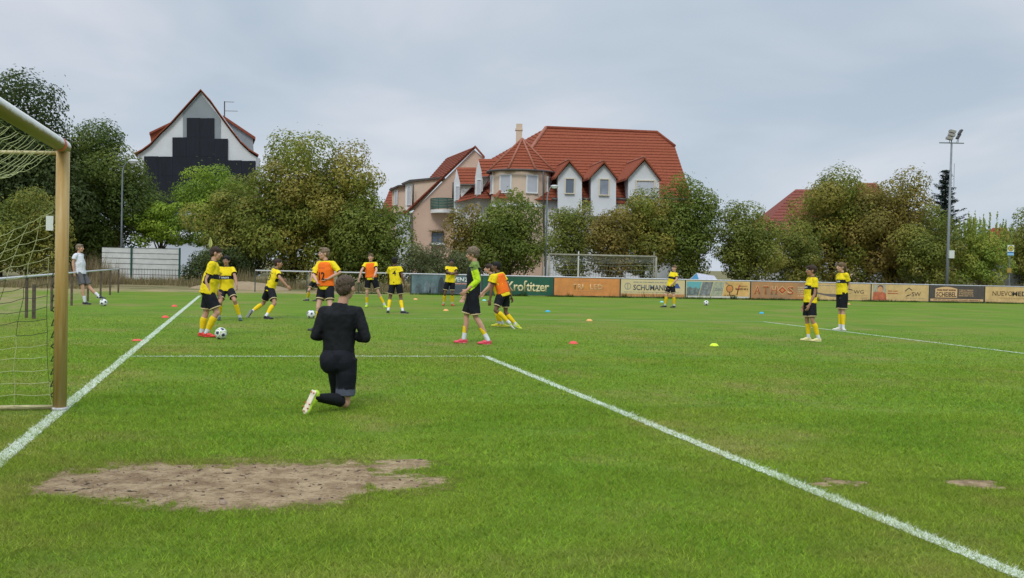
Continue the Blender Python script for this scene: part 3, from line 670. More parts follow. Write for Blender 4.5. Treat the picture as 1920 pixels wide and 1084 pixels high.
# --- pink gable building with balcony
R = Root('gable_building', 830, 82, 'pinkish rendered building with long sloping verge, green balcony and shed dormers', 'building'); e = R.e; v = 82
wallpoly(e, [(771, 530), (771, 400), (889, 281), (907, 296), (907, 530)], v, 1.0, M_pink)
def quad(e, pts, m, name, th=.15, dr=None):
    P = [V3(*p) for p in pts]; n_ = (P[1]-P[0]).cross(P[2]-P[0]).normalized(); return MB().prism(P, (dr if dr else n_*th), 0).build(name, m, e)
quad(e, [(771, 530, 82.2), (771, 400, 82.2), (746, 402, 92), (746, 520, 92)], M_white, 'side_wall')
mb = MB(); courses(mb, V3(746, 402, 93), V3(759, 402, 81.6), V3(890, 275, 81.6), V3(838, 296, 95), 26); o = mb.build('roof', M_tiled, e); o['kind'] = 'stuff'
MB().prism(pl([(759, 403), (891, 277), (891, 272.5), (757, 399)], v-.3), FH*.5, 0).build('verge', M_tiled, e)
MB().prism(pl([(891, 277), (908, 297), (909, 293), (891, 272.5)], v-.3), FH*.5, 0).build('verge', M_tiled, e)
# shed dormers
MB().prism(pl([(772, 392), (772, 341), (826, 334)], v+.4), FH*2.2, 0).build('dormer_wall', M_beige, e)
MB().prism(pl([(760, 396), (760, 343), (772, 341), (772, 391)], v+.5), FH*2, 0).build('dormer_front', M_trimw, e)
window(e, 763.5, 350, 769.5, 384, v+.45, M_trimw, M_shut, .8)
MB().prism(pl([(752, 344), (768, 337), (832, 331), (832, 334), (772, 341), (754, 346)], v+.2), FH*3, 0).build('flat_roof', M_gut, e)
MB().prism(pl([(735, 400), (735, 354), (760, 348), (760, 396)], v+6), FH*2, 0).build('dormer_wall', M_beige, e)
window(e, 740, 357, 745, 384, v+5.9, M_trimw, M_shut, .8)
MB().prism(pl([(729, 355), (746, 347), (768, 345), (768, 348), (746, 350), (731, 358)], v+5.6), FH*3, 0).build('flat_roof', M_gut, e)
window(e, 757, 404, 761, 425, v-.05, M_trimw, M_shut, .6); window(e, 763, 406, 768, 450, v-.05, M_trimw, M_shut, .7)
for a, b in (((772, 400), (772, 505)), ((850, 342), (849, 374)), ((775, 344), (774, 385))):
    MB().tube([V3(*a, v-.25), V3(*b, v-.25)], .07, 8).build('downpipe', M_gut, e, True)
bal = MB(); n = 14
def bp_(k, n, bulge, z, off=0): 
    a = V3(808+(853-808)*k/n, z, v); d = math.sin(math.pi*min(1, k/n*.9+.06))*bulge; return a - FH*(d+.15+off)
MB().prism([bp_(k, n, 1.2, 400) for k in range(n+1)] + [V3(853, 400, v+.1), V3(808, 400, v+.1)], UP*.26).build('balcony_slab', M_trimw, e)
m_sl = mat('balcony_green', (.030, .105, .085), .6, ns=5, na=.2)
for j in range(7):
    z = 392.5 - j*2.9; mb = MB()
    for k in range(n): a, b = bp_(k, n, 1.2, z), bp_(k+1, n, 1.2, z); mb.prism([a, b, b+UP*.105, a+UP*.105], FH*.03)
    mb.build('balcony_slat', m_sl, e)
for k in (0, 5, 10, 14): MB().tube([bp_(k, n, 1.2, 395)+FH*.06, bp_(k, n, 1.2, 373)+FH*.06], .025, 6).build('baluster', M_gut, e)
window(e, 810, 436, 832, 456, v-.05, M_gut, M_glass, 1.0, True); MB().box(V3(821, 457.5, v)-FH*.25, (1.15, .35, .17), ax=(RH, FH, UP)).build('sill', M_trimw, e)
R.close()

def leaf_mesh(name, P, Nn, size, tint, rnd=None, asp=.55):
    """one leaf-sized rhomb per point"""
    n = len(P); a = rng.normal(size=(n, 3)); a -= Nn*(a*Nn).sum(1)[:, None]; a /= np.linalg.norm(a, axis=1)[:, None]+1e-9; b = np.cross(Nn, a)
    s = (size*(.6+.8*rng.random(n)))[:, None]; fold = Nn*s*.12
    V = np.stack([P-a*s*.5, P+b*s*asp*.5+fold, P+a*s*.5, P-b*s*asp*.5+fold], 1).reshape(-1, 3)
    me = mesh_np(name, V, np.arange(4*n).reshape(-1, 4)); at = me.attributes.new('tint', 'FLOAT_COLOR', 'FACE')
    c = np.ones((n, 4), np.float32); c[:, :3] = tint; at.data.foreach_set('color', c.ravel()); return me
def leaf_mat():
    m = bpy.data.materials.new('foliage'); m.use_nodes = True; nt = m.node_tree; nt.nodes.clear(); L = nt.links.new
    o = N(nt, 'ShaderNodeOutputMaterial'); at = N(nt, 'ShaderNodeAttribute', attribute_name='tint')
    d = N(nt, 'ShaderNodeBsdfPrincipled'); d.inputs['Roughness'].default_value = .6; d.inputs['Specular IOR Level'].default_value = .25; tr = N(nt, 'ShaderNodeBsdfTranslucent'); L(at.outputs['Color'], d.inputs['Base Color']); L(at.outputs['Color'], tr.inputs[0])
    ms = N(nt, 'ShaderNodeMixShader'); ms.inputs[0].default_value = .42; L(d.outputs[0], ms.inputs[1]); L(tr.outputs[0], ms.inputs[2]); L(ms.outputs[0], o.inputs[0]); return m
M_leaf = leaf_mat()
M_bark = mat('bark', (.075, .058, .042), .9, ns=8, na=.35, bump=.6, bs=20)
PAL = dict(dark=[(0.044, 0.067, 0.021), (0.071, 0.100, 0.027), (0.100, 0.130, 0.036)], maple=[(0.067, 0.107, 0.021), (0.110, 0.153, 0.029), (0.161, 0.200, 0.038)], light=[(0.201, 0.304, 0.033), (0.301, 0.400, 0.042), (0.156, 0.244, 0.030)],
           olive=[(0.165, 0.201, 0.034), (0.248, 0.261, 0.049), (0.320, 0.296, 0.064), (0.120, 0.157, 0.030)], brown=[(0.275, 0.201, 0.051), (0.320, 0.252, 0.060), (0.211, 0.191, 0.042), (0.156, 0.148, 0.034)],
           green=[(0.110, 0.153, 0.026), (0.161, 0.209, 0.034), (0.201, 0.232, 0.042)], grey=[(0.128, 0.148, 0.060), (0.174, 0.191, 0.074), (0.095, 0.115, 0.046)], willow=[(0.220, 0.313, 0.052), (0.329, 0.400, 0.075), (0.384, 0.392, 0.070)], mix=[(0.146, 0.191, 0.033), (0.220, 0.252, 0.042), (0.275, 0.226, 0.051), (0.348, 0.304, 0.060)])
def tree(px0, py0, px1, py1, v, pal, label, name='tree', cat='tree', leaf=.21, dens=1.0, seed=0, trunk=True, low=None, nl=None, flat=1.0, group='trees behind the pitch'):
    leaf *= .84; dens *= 1.15
    r = np.random.default_rng(1000+seed); cx = (px0+px1)/2; A = V3(cx, py1, v); B = V3(cx, py0, v)
    hw = (px1-px0)/2*v/FPX; zt = B.z; zb = max(.15, min(A.z, .5) if low is None else low); hz_ = (zt-zb)/2; base = Gz(cx, v)
    e = empty(name, base, 0, label, cat, group)
    c0 = np.array([0, 0, zb+hz_]); nl = nl or int(34+hw*9)
    # lobes: mostly near the envelope, a few inside
    fi = np.arange(nl)+.5; ct = 1-2*fi/nl; pa = fi*2.399963+seed; st = np.sqrt(1-ct*ct); D = np.stack([st*np.cos(pa), st*np.sin(pa), ct], 1)+r.normal(size=(nl, 3))*.16; D /= np.linalg.norm(D, axis=1)[:, None]; rr = .62+.26*r.random(nl)
    rr[::4] *= .5; rr[1::9] *= 1.14
    env = np.array([hw, hw*.85, hz_]); wob = 1+.16*np.sin(D[:, 0]*3+seed)*np.cos(D[:, 2]*4+seed*2)
    Lc = D*(rr*wob)[:, None]*env; Lr = (.18+.18*r.random(nl)**1.3)*(hw*hz_)**.5*1.12
    Lc[:, 2] = np.where(Lc[:, 2]-Lr*.8 < -hz_, -hz_+Lr*.75, Lc[:, 2])
    pal_ = np.array(PAL[pal]); tint_l = pal_[r.integers(len(pal_), size=nl)]; Ps = []; Ns = []; Ts = []
    for i in range(nl):
        n = int(4*math.pi*Lr[i]**2/(leaf*leaf*.5)*.62*dens); d = r.normal(size=(n, 3)); d /= np.linalg.norm(d, axis=1)[:, None]
        rad_ = Lr[i]*(.62+.42*r.random(n)**.6)
        # sub-clumps make the lobe bumpy
        cl = r.normal(size=(16, 3)); cl /= np.linalg.norm(cl, axis=1)[:, None]; cd_ = (d@cl.T).max(1); rad_ *= .82+.30*np.clip((cd_-.72)/.28, 0, 1)
        keep = r.random(n) < .35+.75*np.clip((cd_-.6)/.3, 0, 1); d = d[keep]; rad_ = rad_[keep]; n = len(d)
        P = Lc[i] + d*rad_[:, None]*np.array([1.08, 1, .86*flat]); nn = d*1.0 + r.normal(size=(n, 3))*.38 + np.array([0, 0, .40]); nn /= np.linalg.norm(nn, axis=1)[:, None]
        t = tint_l[i]*.70 + pal_[r.integers(len(pal_), size=n)]*.30; t = t*(.92+.42*r.random(n)**1.3)[:, None]
        Ps.append(P); Ns.append(nn); Ts.append(t)
    # twigs of leaves poking out of the outline
    n = int(260*hw); d = r.normal(size=(n, 3)); d[:, 2] = abs(d[:, 2])*.9; d /= np.linalg.norm(d, axis=1)[:, None]; j = r.integers(nl, size=n)
    P = Lc[j]+d*(Lr[j]*(1.0+.45*r.random(n)**2))[:, None]; Ps.append(P); Ns.append(d); Ts.append(pal_[r.integers(len(pal_), size=n)])
    P = np.concatenate(Ps)+c0; Nn = np.concatenate(Ns); Tt = np.concatenate(Ts); ok = P[:, 2] > .05; P, Nn, Tt = P[ok], Nn[ok], Tt[ok]
    link('crown', leaf_mesh('crown', P, Nn, leaf, Tt), M_leaf, e)
    if trunk:
        mb = MB(); tr_ = .05+hw*.035; top = zb+hz_*.9; mb.tube([(0, 0, -.05), (.05*math.sin(seed), .03, top*.35), (.12*math.sin(seed*3), .05, top*.7), (0, 0, top)], [tr_*1.25, tr_, tr_*.75, tr_*.35], 9)
        for i in range(9):
            q = Lc[i*nl//9]+c0; z0 = max(.25, zb*.5)+(top-zb*.5)*.45*random.random(); s = Vector((0, 0, z0)); tq = Vector(q); md = s.lerp(tq, .5)+Vector((0, 0, .25*hz_*.3)); mb.tube([s, md, tq], [tr_*.5, tr_*.3, tr_*.1], 6)
        mb.build('trunk', M_bark, e, True)
    return e
gl_ = MB(); 
# flower box over the lower window belongs to the pink building
gb = [o for o in COL.objects if o.name == 'gable_building'][0]
c_ = V3(818, 434, 81.7)-Vector(gb.location); r_ = np.random.default_rng(4); n_ = 260; P_ = np.array(c_)+ (r_.random((n_, 1))-.5)*1.2*np.array(RH) + r_.normal(size=(n_, 3))*.06; nn_ = r_.normal(size=(n_, 3)); nn_ /= np.linalg.norm(nn_, axis=1)[:, None]
link('flower_garland', leaf_mesh('flower_garland', P_, nn_, .09, np.array(PAL['brown'])[r_.integers(4, size=n_)]*.8), M_leaf, gb)

# --- house behind, far left of the pink building
R = Root('row_house', 728, 98, 'red tiled roof end peeping out left of the pinkish building', 'house'); e = R.e
mb = MB(); courses(mb, V3(712, 402, 96), V3(742, 402, 96), V3(748, 350, 100), V3(732, 352, 100), 10); mb.build('roof', M_tiled, e)['kind'] = 'stuff'
wallpoly(e, [(715, 530), (715, 400), (744, 400), (744, 530)], 97, 3, M_beige); R.close()

# --- large tiled building with round tower
R = Root('tower_building', 1100, 76, 'large building with steep red tiled roof, round corner tower and three white dormers', 'building'); e = R.e
mb = MB(); courses(mb, V3(930, 372, 74.4), V3(1303, 388, 75.6), V3(1265, 275, 80.2), V3(1000, 270, 79.6), 20); courses(mb, V3(1000, 270, 79.6), V3(1265, 275, 80.2), V3(1232, 249, 81.6), V3(1024, 240, 81.2), 5)
courses(mb, V3(868, 328, 89), V3(930, 372, 74.4), V3(1024, 240, 81.2), V3(1024, 240, 81.2), 24)
# back slopes close the roof
bk0, bk1 = V3(1232, 249, 81.6), V3(1024, 240, 81.2); eb0 = V3(1290, 372, 90); eb1 = V3(868, 328, 89); mb._add([bk0, bk1, eb1, eb0], [(0, 1, 2, 3)]); mb._add([bk0, eb0, V3(1303, 388, 75.6), V3(1265, 275, 80.2)], [(0, 1, 2, 3)])
o = mb.build('roof', M_tile, e, fix=False); o['kind'] = 'stuff'
MB().tube([V3(1024, 239, 81.2), V3(1232, 248, 81.6), V3(1265, 274, 80.2)], .13, 8).build('ridge_tiles', M_tiled, e, True)
MB().tube([V3(1024, 239, 81.2), V3(930, 371, 74.4)], .14, 8).build('hip_tiles', M_ridge, e, True)
wallpoly(e, [(935, 535), (935, 371), (1298, 384), (1298, 535)], 75.3, 10, M_white, 'wall')
for a, b in ((1034, 1050), (1092, 1110), (1156, 1178), (1237, 1300)):
    MB().tube([V3(a, 373, 74.2), V3(b, 374.5, 74.2)], .10, 8).build('gutter', M_gut, e, True)
MB().tube([V3(1092, 374, 74.8), V3(1090, 400, 74.9), V3(1090, 500, 74.9)], .06, 8).build('downpipe', M_gut, e, True)
def dormer(xl, xr, ye, xa, ya, win, pane, fm):
    d = 73.9; wallpoly(e, [(xl, 405), (xl, ye+1), (xa, ya+3), (xr, ye+2), (xr, 405)], d, 5.2, M_white, 'dormer')
    bk = FH*6.2-RH*.9
    for (x0, y0) in ((xl-4.5, ye+5), (xr+4.5, ye+6)):
        q = pl([(x0, y0), (xa, ya), (xa, ya-4), (x0, y0-4)], d-.35); MB().prism(q, bk, 0).build('dormer_roof', M_tile, e)
    MB().tube([V3(xa, ya-4, d-.4), V3(xa, ya-4, d-.4)+bk], .08, 6).build('ridge_tiles', M_ridge, e)
    MB().tube([V3(xl-3.5, ye+4, d-.2), V3(xl-3.5, ye+4, d-.2)+bk*.8], .06, 6).build('gutter', M_gut, e)
    window(e, *win, d-.04, fm, pane, 1.8, out=.08)
dormer(1046, 1091, 330, 1068, 303, (1060.5, 336, 1076, 362), M_glass, M_cream); dormer(1108, 1155, 332, 1133, 305, (1124.5, 337, 1141, 365), mat('curtained_glass', (.22, .25, .30), .2, ns=3, na=.2), M_cream); dormer(1178, 1236, 333, 1209, 298, (1193, 340, 1226, 366), M_shut, M_cream)
# tower
tc_ = V3(976, 400, 76.6); tc_.z = 0; z1 = V3(976, 318, 74.4).z; za_ = V3(979, 261, 76.6).z; R0 = 2.22
def ringp(rr, z, n=32, a0=0): return [tc_ + RH*(rr*math.sin(a0+6.2832*i/n)) - FH*(rr*math.cos(a0+6.2832*i/n)) + UP*z for i in range(n)]
mb = MB(); n = 32; mb._add(ringp(R0, 0)+ringp(R0, z1), [(i, (i+1) % n, n+(i+1) % n, n+i) for i in range(n)]+[tuple(range(n, 2*n))]); mb.build('tower_wall', M_beige, e, False)
zb_ = V3(976, 384, 74.4).z; mb = MB(); mb._add(ringp(R0+.06, zb_-.13)+ringp(R0+.06, zb_+.13), [(i, (i+1) % n, n+(i+1) % n, n+i) for i in range(n)]+[tuple(range(n)), tuple(range(n, 2*n))]); mb.build('cornice', M_trimw, e)
mb = MB(); n8 = 8; rw = 11
for i in range(n8):
    a, b = ringp(2.55, z1, n8, math.pi/8)[i], ringp(2.55, z1, n8, math.pi/8)[(i+1) % n8]; ap = tc_+UP*za_; courses(mb, a, b, ap, ap, rw)
mb._add(ringp(2.5, z1+.0, n8, math.pi/8), [tuple(range(8))]); o = mb.build('tower_roof', M_tile, e, fix=False); o['kind'] = 'stuff'
for q in ringp(2.58, z1+.05, n8, math.pi/8): MB().tube([q, tc_+UP*(za_+.05)], .085, 6).build('hip_tiles', M_ridge, e, True)
q = ringp(2.60, z1-.05, 32); MB().tube(q+[q[0], q[1]], .085, 6, cap=False).build('gutter', M_gut, e, True)
for ang, hw_, pm in ((-31, .42, M_shut), (20.5, .38, M_shut), (-80, .38, M_shut), (70, .38, M_shut)):
    a = rad(ang); nrm = RH*math.sin(a)-FH*math.cos(a); tg = RH*math.cos(a)+FH*math.sin(a); zz0, zz1 = V3(976, 360, 74.4).z, V3(976, 329, 74.4).z; c = tc_+nrm*(R0+.0); zc_ = (zz0+zz1)/2; hh = (zz1-zz0)/2; ax = (tg, nrm, UP)
    f = MB(); s = .09
    f.box(c+UP*(zc_+hh+s/2)-nrm*.02, (2*hw_+2*s, .16, s), ax=ax).box(c+UP*(zc_-hh-s/2), (2*hw_+2*s, .2, s), ax=ax).box(c+UP*zc_-tg*(hw_+s/2)-nrm*.02, (s, .16, 2*hh), ax=ax).box(c+UP*zc_+tg*(hw_+s/2)-nrm*.02, (s, .16, 2*hh), ax=ax)
    fo = f.build('window', M_trimw, e); MB().box(c+UP*zc_-nrm*.0, (2*hw_, .10, 2*hh), ax=ax).build('pane', pm, fo)
MB().tube([V3(1019, 322, 74.3), V3(1019, 365, 74.5), V3(1021, 500, 74.5)], .07, 8).build('downpipe', M_gut, e, True)
ch = MB(); ch.box(V3(973, 262, 79), (.48, .48, 2.4), ax=(RH, FH, UP)).box(V3(973, 243.5, 79), (.58, .58, .14), ax=(RH, FH, UP)).build('chimney', M_beige, e); MB().tube([V3(972.5, 243, 79), V3(972.5, 238.5, 79)], .09, 8).build('chimney_pot', M_beige, e)
# side wing: dormers that face left
v = 78
MB().prism(pl([(851, 535), (851, 378), (858, 379), (892, 368), (920, 368), (940, 360), (940, 535)], v+.3), FH*6, 0).build('wing_wall', M_white, e)
for roofq, wallq, winq, sideq, lowq in ((((863, 345.5, 77.8), (890, 345.5, 77.8), (893, 314, 79.5), (855, 314, 79.5)), [(851, 378), (851, 344), (856, 317), (863, 345), (862, 376)], (854.5, 350, 860.5, 374), [(863, 346), (888, 346), (864, 371)], ((856, 380, 77.4), (893, 371, 77.4), (893, 345, 80), (872, 347, 80))),
        (((904, 331.5, 77.6), (918, 331.5, 77.6), (934, 298, 79.3), (897, 298, 79.3)), [(890, 371), (891, 331), (897.5, 301), (905.5, 331), (905, 358)], (894.5, 338, 901.5, 364), [(905, 333), (918, 333), (906, 352)], ((892, 372, 77.2), (922, 373, 77.2), (922, 340, 79.5), (908, 352, 79.5)))):
    mb = MB(); courses(mb, *[V3(*p) for p in roofq], 6); mb.build('dormer_roof', M_tile, e)['kind'] = 'stuff'
    wallpoly(e, wallq, v-.1, .6, M_white, 'dormer'); wallpoly(e, sideq, v+.15, 1.2, M_trimw, 'dormer_cheek'); window(e, *winq, v-.14, M_trimw, M_shut, .8)
    mb = MB(); courses(mb, *[V3(*p) for p in lowq], 6); mb.build('lower_roof', M_tiled, e)['kind'] = 'stuff'
    a, b = roofq[0], roofq[1]; MB().tube([V3(a[0], a[1]+1, a[2]-.1), V3(b[0], b[1]+1, b[2]-.1)], .07, 6).build('gutter', M_gut, e)
    # solid behind the dormer so nothing is see-through from the side
    MB().prism(pl([(wallq[2][0]+2, wallq[2][1]+4), (wallq[2][0]+26, wallq[2][1]+6), (wallq[2][0]+26, 380), (wallq[0][0]+3, 380), (wallq[0][0]+3, wallq[1][1]+3)], v+2.0), FH*5, 0).build('dormer_core', M_white, e)
R.close()

# --- other houses
def simple_house(px0, px1, ye, pr0, pr1, yr, v, label, wm, rm, dpt=8, rows=12, name='house'):
    R = Root(name, (px0+px1)/2, v, label, 'house'); e = R.e
    a, b = V3(px0, ye, v), V3(px1, ye, v); c, d = V3(pr1, yr, v+dpt/2), V3(pr0, yr, v+dpt/2); mb = MB(); courses(mb, a, b, c, d, rows)
    a2, b2 = a+FH*dpt, b+FH*dpt; mb._add([a, d, a2], [(0, 1, 2)]); mb._add([b, c, b2], [(0, 1, 2)]); mb._add([a2, b2, c, d], [(0, 1, 2, 3)])
    mb.build('roof', rm, e, fix=False)['kind'] = 'stuff'
    A = Vector((a.x, a.y, 0))+FH*.4+RH*.4; Bq = Vector((b.x, b.y, 0))+FH*.4-RH*.4; w_ = MB().prism([A, Bq, Bq+UP*a.z, A+UP*a.z], FH*(dpt-.8)); w_.build('wall', wm, e)
    n = max(1, int((px1-px0)/35))
    for i in range(n): x = px0+(px1-px0)*(i+.5)/n; window(e, x-6, ye+14, x+6, ye+34, v+.38, M_trimw, M_glass, 1.2)
    MB().tube([a-UP*.05, b-UP*.05], .08, 6).build('gutter', M_gut, e); R.close()
M_rb = mat('roof_tile_rose', (.22, .072, .056), .9, spec=.12, ns=6, na=.2, bump=.4, bs=14)
simple_house(1425, 1600, 432, 1492, 1570, 355, 86, 'house with dusky red hipped roof left of the largest brown tree', M_white, M_rb, rows=14)
simple_house(1585, 1668, 385, 1608, 1644, 343, 100, 'house whose ridge and pale gable just top the big brown tree', M_beige, M_rb)
simple_house(1835, 1925, 500, 1862, 1887, 427, 84, 'house with orange red roof showing behind the bus stop sign', M_beige, M_tile, rows=14)
def low_building(px0, px1, yt, v, label, m, roof=True, dpt=5, cat='building', win=0):
    R = Root('low_building', (px0+px1)/2, v, label, cat); e = R.e; a = V3(px0, yt, v); b = V3(px1, yt, v); A = Vector((a.x, a.y, 0)); Bq = Vector((b.x, b.y, 0))
    MB().prism([A, Bq, b, a], FH*dpt).build('wall', m, e)
    MB().prism([a-RH*.25-FH*.3-UP*.02, b+RH*.25-FH*.3-UP*.02, b+RH*.25-FH*.3+UP*.25, a-RH*.25-FH*.3+UP*.25], FH*(dpt+.6)).build('flat_roof', M_gut if roof else M_trimw, e)
    for i in range(win): x = px0+(px1-px0)*(i+.5)/win; window(e, x-5, yt+8, x+5, yt+20, v-.02, M_trimw, M_glass, .8)
    R.close()
low_building(1883, 1990, 490, 69, 'long white flat roofed building at right edge behind the bus stop', M_white, win=3)
low_building(1232, 1292, 470, 67, 'white garage half hidden by trees right of the far goal', M_white)
low_building(1420, 1500, 492, 67, 'white shed seen in the gap under the trees left of the two standing players', M_white, win=0)
low_building(1660, 1720, 497, 68, 'white wall glimpsed low between the brown trees and the floodlight mast', M_white, win=2)
low_building(936, 1021, 468, 66, 'pinkish low outbuilding left of the far goal', M_pink, win=0)
low_building(310, 402, 449, 84, 'bluish white garage behind the white screen fence', mat('garage_blue_white', (.50, .55, .62), .8), roof=False)
low_building(174, 192, 430, 95, 'small brown hut with pale flat roof left of the street lamp', mat('hut_brown', (.17, .10, .07), .9), roof=False)

# ------------------------------------------------------------------ trees
tree(-150, 160, 142, 480, 62, 'dark', 'huge dark tree at the far left edge above the goal', seed=1, leaf=.25, dens=1.1)
tree(35, 238, 290, 480, 67, 'maple', 'dark green maple behind the goalpost beside the street lamp', seed=2, leaf=.22)
tree(-40, 355, 128, 520, 50, 'olive', 'olive green shrub seen through the goal net', 'large_shrub', 'shrub', seed=3, leaf=.16, trunk=False, low=.1)
tree(105, 425, 225, 492, 75, 'green', 'low green bush behind the white shirted man', 'bush', 'shrub', seed=4, leaf=.18, trunk=False, low=.1)
tree(245, 372, 355, 470, 66, 'light', 'small light green tree above the white screen fence', seed=5, leaf=.18, dens=.9, flat=.7, low=1.9)
tree(332, 312, 478, 470, 68, 'light', 'yellow green tree in front of the black facade', seed=6, leaf=.20, dens=.95, flat=.75, low=2.0)
tree(372, 335, 520, 508, 58, 'olive', 'olive tree left half of the big clump', seed=7, leaf=.18)
tree(448, 256, 650, 508, 57, 'mix', 'tallest olive brown tree of the big clump right of the gable house', seed=8, leaf=.20, low=.4)
tree(560, 282, 716, 508, 56, 'mix', 'dense olive tree in the middle of the big clump', seed=9, leaf=.19, low=.4)
tree(605, 372, 770, 515, 55, 'green', 'greener low tree at the right end of the big clump', seed=10, leaf=.18, low=.2)
tree(340, 462, 500, 512, 56, 'dark', 'dark hedge under the olive trees beside the white screen', 'hedge', 'hedge', seed=11, leaf=.15, trunk=False, low=.05)
tree(745, 462, 880, 515, 54, 'grey', 'low grey green shrub before the pinkish building', 'large_shrub', 'shrub', seed=12, leaf=.12, trunk=False, low=.1)
tree(832, 388, 930, 512, 58, 'brown', 'brownish tree right of the green balcony', seed=13, leaf=.17)
tree(888, 362, 1020, 512, 57, 'green', 'green tree below the round tower', seed=14, leaf=.18)
tree(1026, 376, 1118, 506, 61, 'olive', 'slender olive tree left behind the far goal', seed=15, leaf=.17, dens=.85)
tree(1098, 382, 1190, 508, 60, 'brown', 'brown leaved tree behind the middle of the far goal', seed=16, leaf=.17)
tree(1148, 352, 1264, 510, 61, 'mix', 'yellow brown tree below the right dormer', seed=17, leaf=.18)
tree(1228, 326, 1346, 520, 62, 'green', 'tall green tree at the right corner of the tiled building', seed=18, leaf=.18)
tree(1332, 386, 1470, 512, 61, 'olive', 'low olive tree behind the tent', seed=19, leaf=.17)
tree(1440, 408, 1540, 526, 63, 'olive', 'smaller olive tree below the dusky red roof', seed=30, leaf=.17, low=.2)
tree(1482, 322, 1640, 528, 66, 'mix', 'large dark olive tree in front of the dusky red roof', seed=20, leaf=.20, low=.3)
tree(1588, 330, 1752, 528, 65, 'brown', 'largest brown tree left of the floodlight mast', seed=21, leaf=.20, low=.3)
tree(1672, 398, 1792, 528, 62, 'olive', 'olive tree directly left of the floodlight mast', seed=22, leaf=.17, low=.2)
tree(1885, 385, 1990, 478, 66, 'olive', 'tree crown cut by the right edge of the view', seed=24, leaf=.18)
tree(1895, 440, 2010, 515, 68, 'dark', 'dark bush at the right edge above the white building', 'bush', 'shrub', seed=25, leaf=.18)
# willow-like shrub tree with upright shoots
e = tree(1785, 425, 1888, 528, 63, 'willow', 'light green willow with upright shoots between mast and bus stop', 'willow_tree', seed=23, leaf=.14, low=.2, dens=1.1)
r_ = np.random.default_rng(77); Ps = []; Ns = []; sm = MB()
for i in range(60):
    x = r_.uniform(-1.45, 1.45); y = r_.uniform(-1, 1); z0 = 2.6; z1_ = V3(1838, 400, 63).z - abs(x)*.55 + r_.uniform(-.5, .35); p0 = np.array([x*.9, y, z0]); p1 = np.array([x*1.08+r_.normal()*.12, y+r_.normal()*.1, z1_]); sm.tube([p0, p1], [.012, .005], 4)
    n = 85; t = r_.random(n)[:, None]; Ps.append(p0+(p1-p0)*t+r_.normal(size=(n, 3))*.10*(1.1-t)); 
P = np.concatenate(Ps); nn = r_.normal(size=P.shape); nn[:, 2] *= .3; nn /= np.linalg.norm(nn, axis=1)[:, None]
link('shoot_leaves', leaf_mesh('shoot_leaves', P, nn, .13, np.array(PAL['willow'])[r_.integers(3, size=len(P))]), M_leaf, e); sm.build('shoots', M_bark, e)['kind'] = 'stuff'
# spruce
e = empty('spruce_tree', Gz(1768, 78), 0, 'dark pointed spruce behind the floodlight mast', 'tree'); zt = V3(1768, 318, 78).z; r_ = np.random.default_rng(5); Ps = []; Ns = []; tr = MB().tube([(0, 0, 0), (0, 0, zt)], [.2, .03], 8); tr.build('trunk', M_bark, e, True)
z = 1.2
while z < zt-.15:
    f = (zt-z)/zt; rl = .3+2.8*f**.85
    for k in range(int(5+5*f)):
        a = r_.random()*6.283; rr_ = rl*r_.uniform(.45, 1.15); n = int(70+150*f); t = r_.random(n)**.8; dz = -.25*t*rr_*.5+.22*t**3*rr_; w__ = .16*(1-t)+.05
        Ps.append(np.stack([np.cos(a)*rr_*t+r_.normal(size=n)*w__, np.sin(a)*rr_*t+r_.normal(size=n)*w__, z+dz+r_.uniform(-.1,.1)-abs(r_.normal(size=n))*.16*(1.1-t)], 1))
    z += .21
P = np.concatenate(Ps); nn = r_.normal(size=P.shape)*.6+[0, 0, 1]; nn /= np.linalg.norm(nn, axis=1)[:, None]
link('crown', leaf_mesh('crown', P, nn, .14, np.array([(.012, .026, .018), (.02, .04, .026), (.03, .05, .03)])[r_.integers(3, size=len(P))], asp=.3), M_leaf, e)

# ------------------------------------------------------------------ street furniture
def lamp(px, v, ytop, base_y, side, label, hx=20, hs=1):
    b = Gz(px, v); e = empty('street_lamp', b, 0, label, 'street lamp'); zt = V3(px, ytop, v).z; m = mat('lamp_pole', (.20, .23, .25), .5, ns=4, na=.15, metal=.2); ax = RH*side; w_ = hx*v/FPX
    pts = [(0, 0, 0), (0, 0, zt*.5), (0, 0, zt-.9)] + [tuple(ax*(w_*(1-math.cos(rad(a)))*.8) + UP*(zt-.9+.8*math.sin(rad(a)))) for a in (20, 40, 60, 80)]
    MB().tube(pts, [.06, .052, .045, .038, .034, .03, .026], 10).build('pole', m, e, True)
    c = ax*(w_*1.0)+UP*(zt-.12); MB().ball(c, (.33*hs, .18*hs, .12*hs), 16, 10, ax=(ax, FH, UP)).build('lamp_head', mat('lamp_head', (.50, .52, .52), .4), e, True)
    MB().ball(c-UP*.05, (.26*hs, .15*hs, .14*hs), 14, 8, ax=(ax, FH, UP)).build('lamp_cover', mat('lamp_glass', (.62, .63, .62), .2), e, True); return e
lamp(227, 61.5, 298, 470, 1, 'tall curved street lamp in front of the maple at left'); lamp(1023, 57, 345, 520, 1, 'street lamp with pale head standing at the left post of the far goal', hx=13, hs=.68)
lamp(1724, 72, 378, 500, 1, 'street lamp arm rising over the brown tree beside the spruce', hx=18)
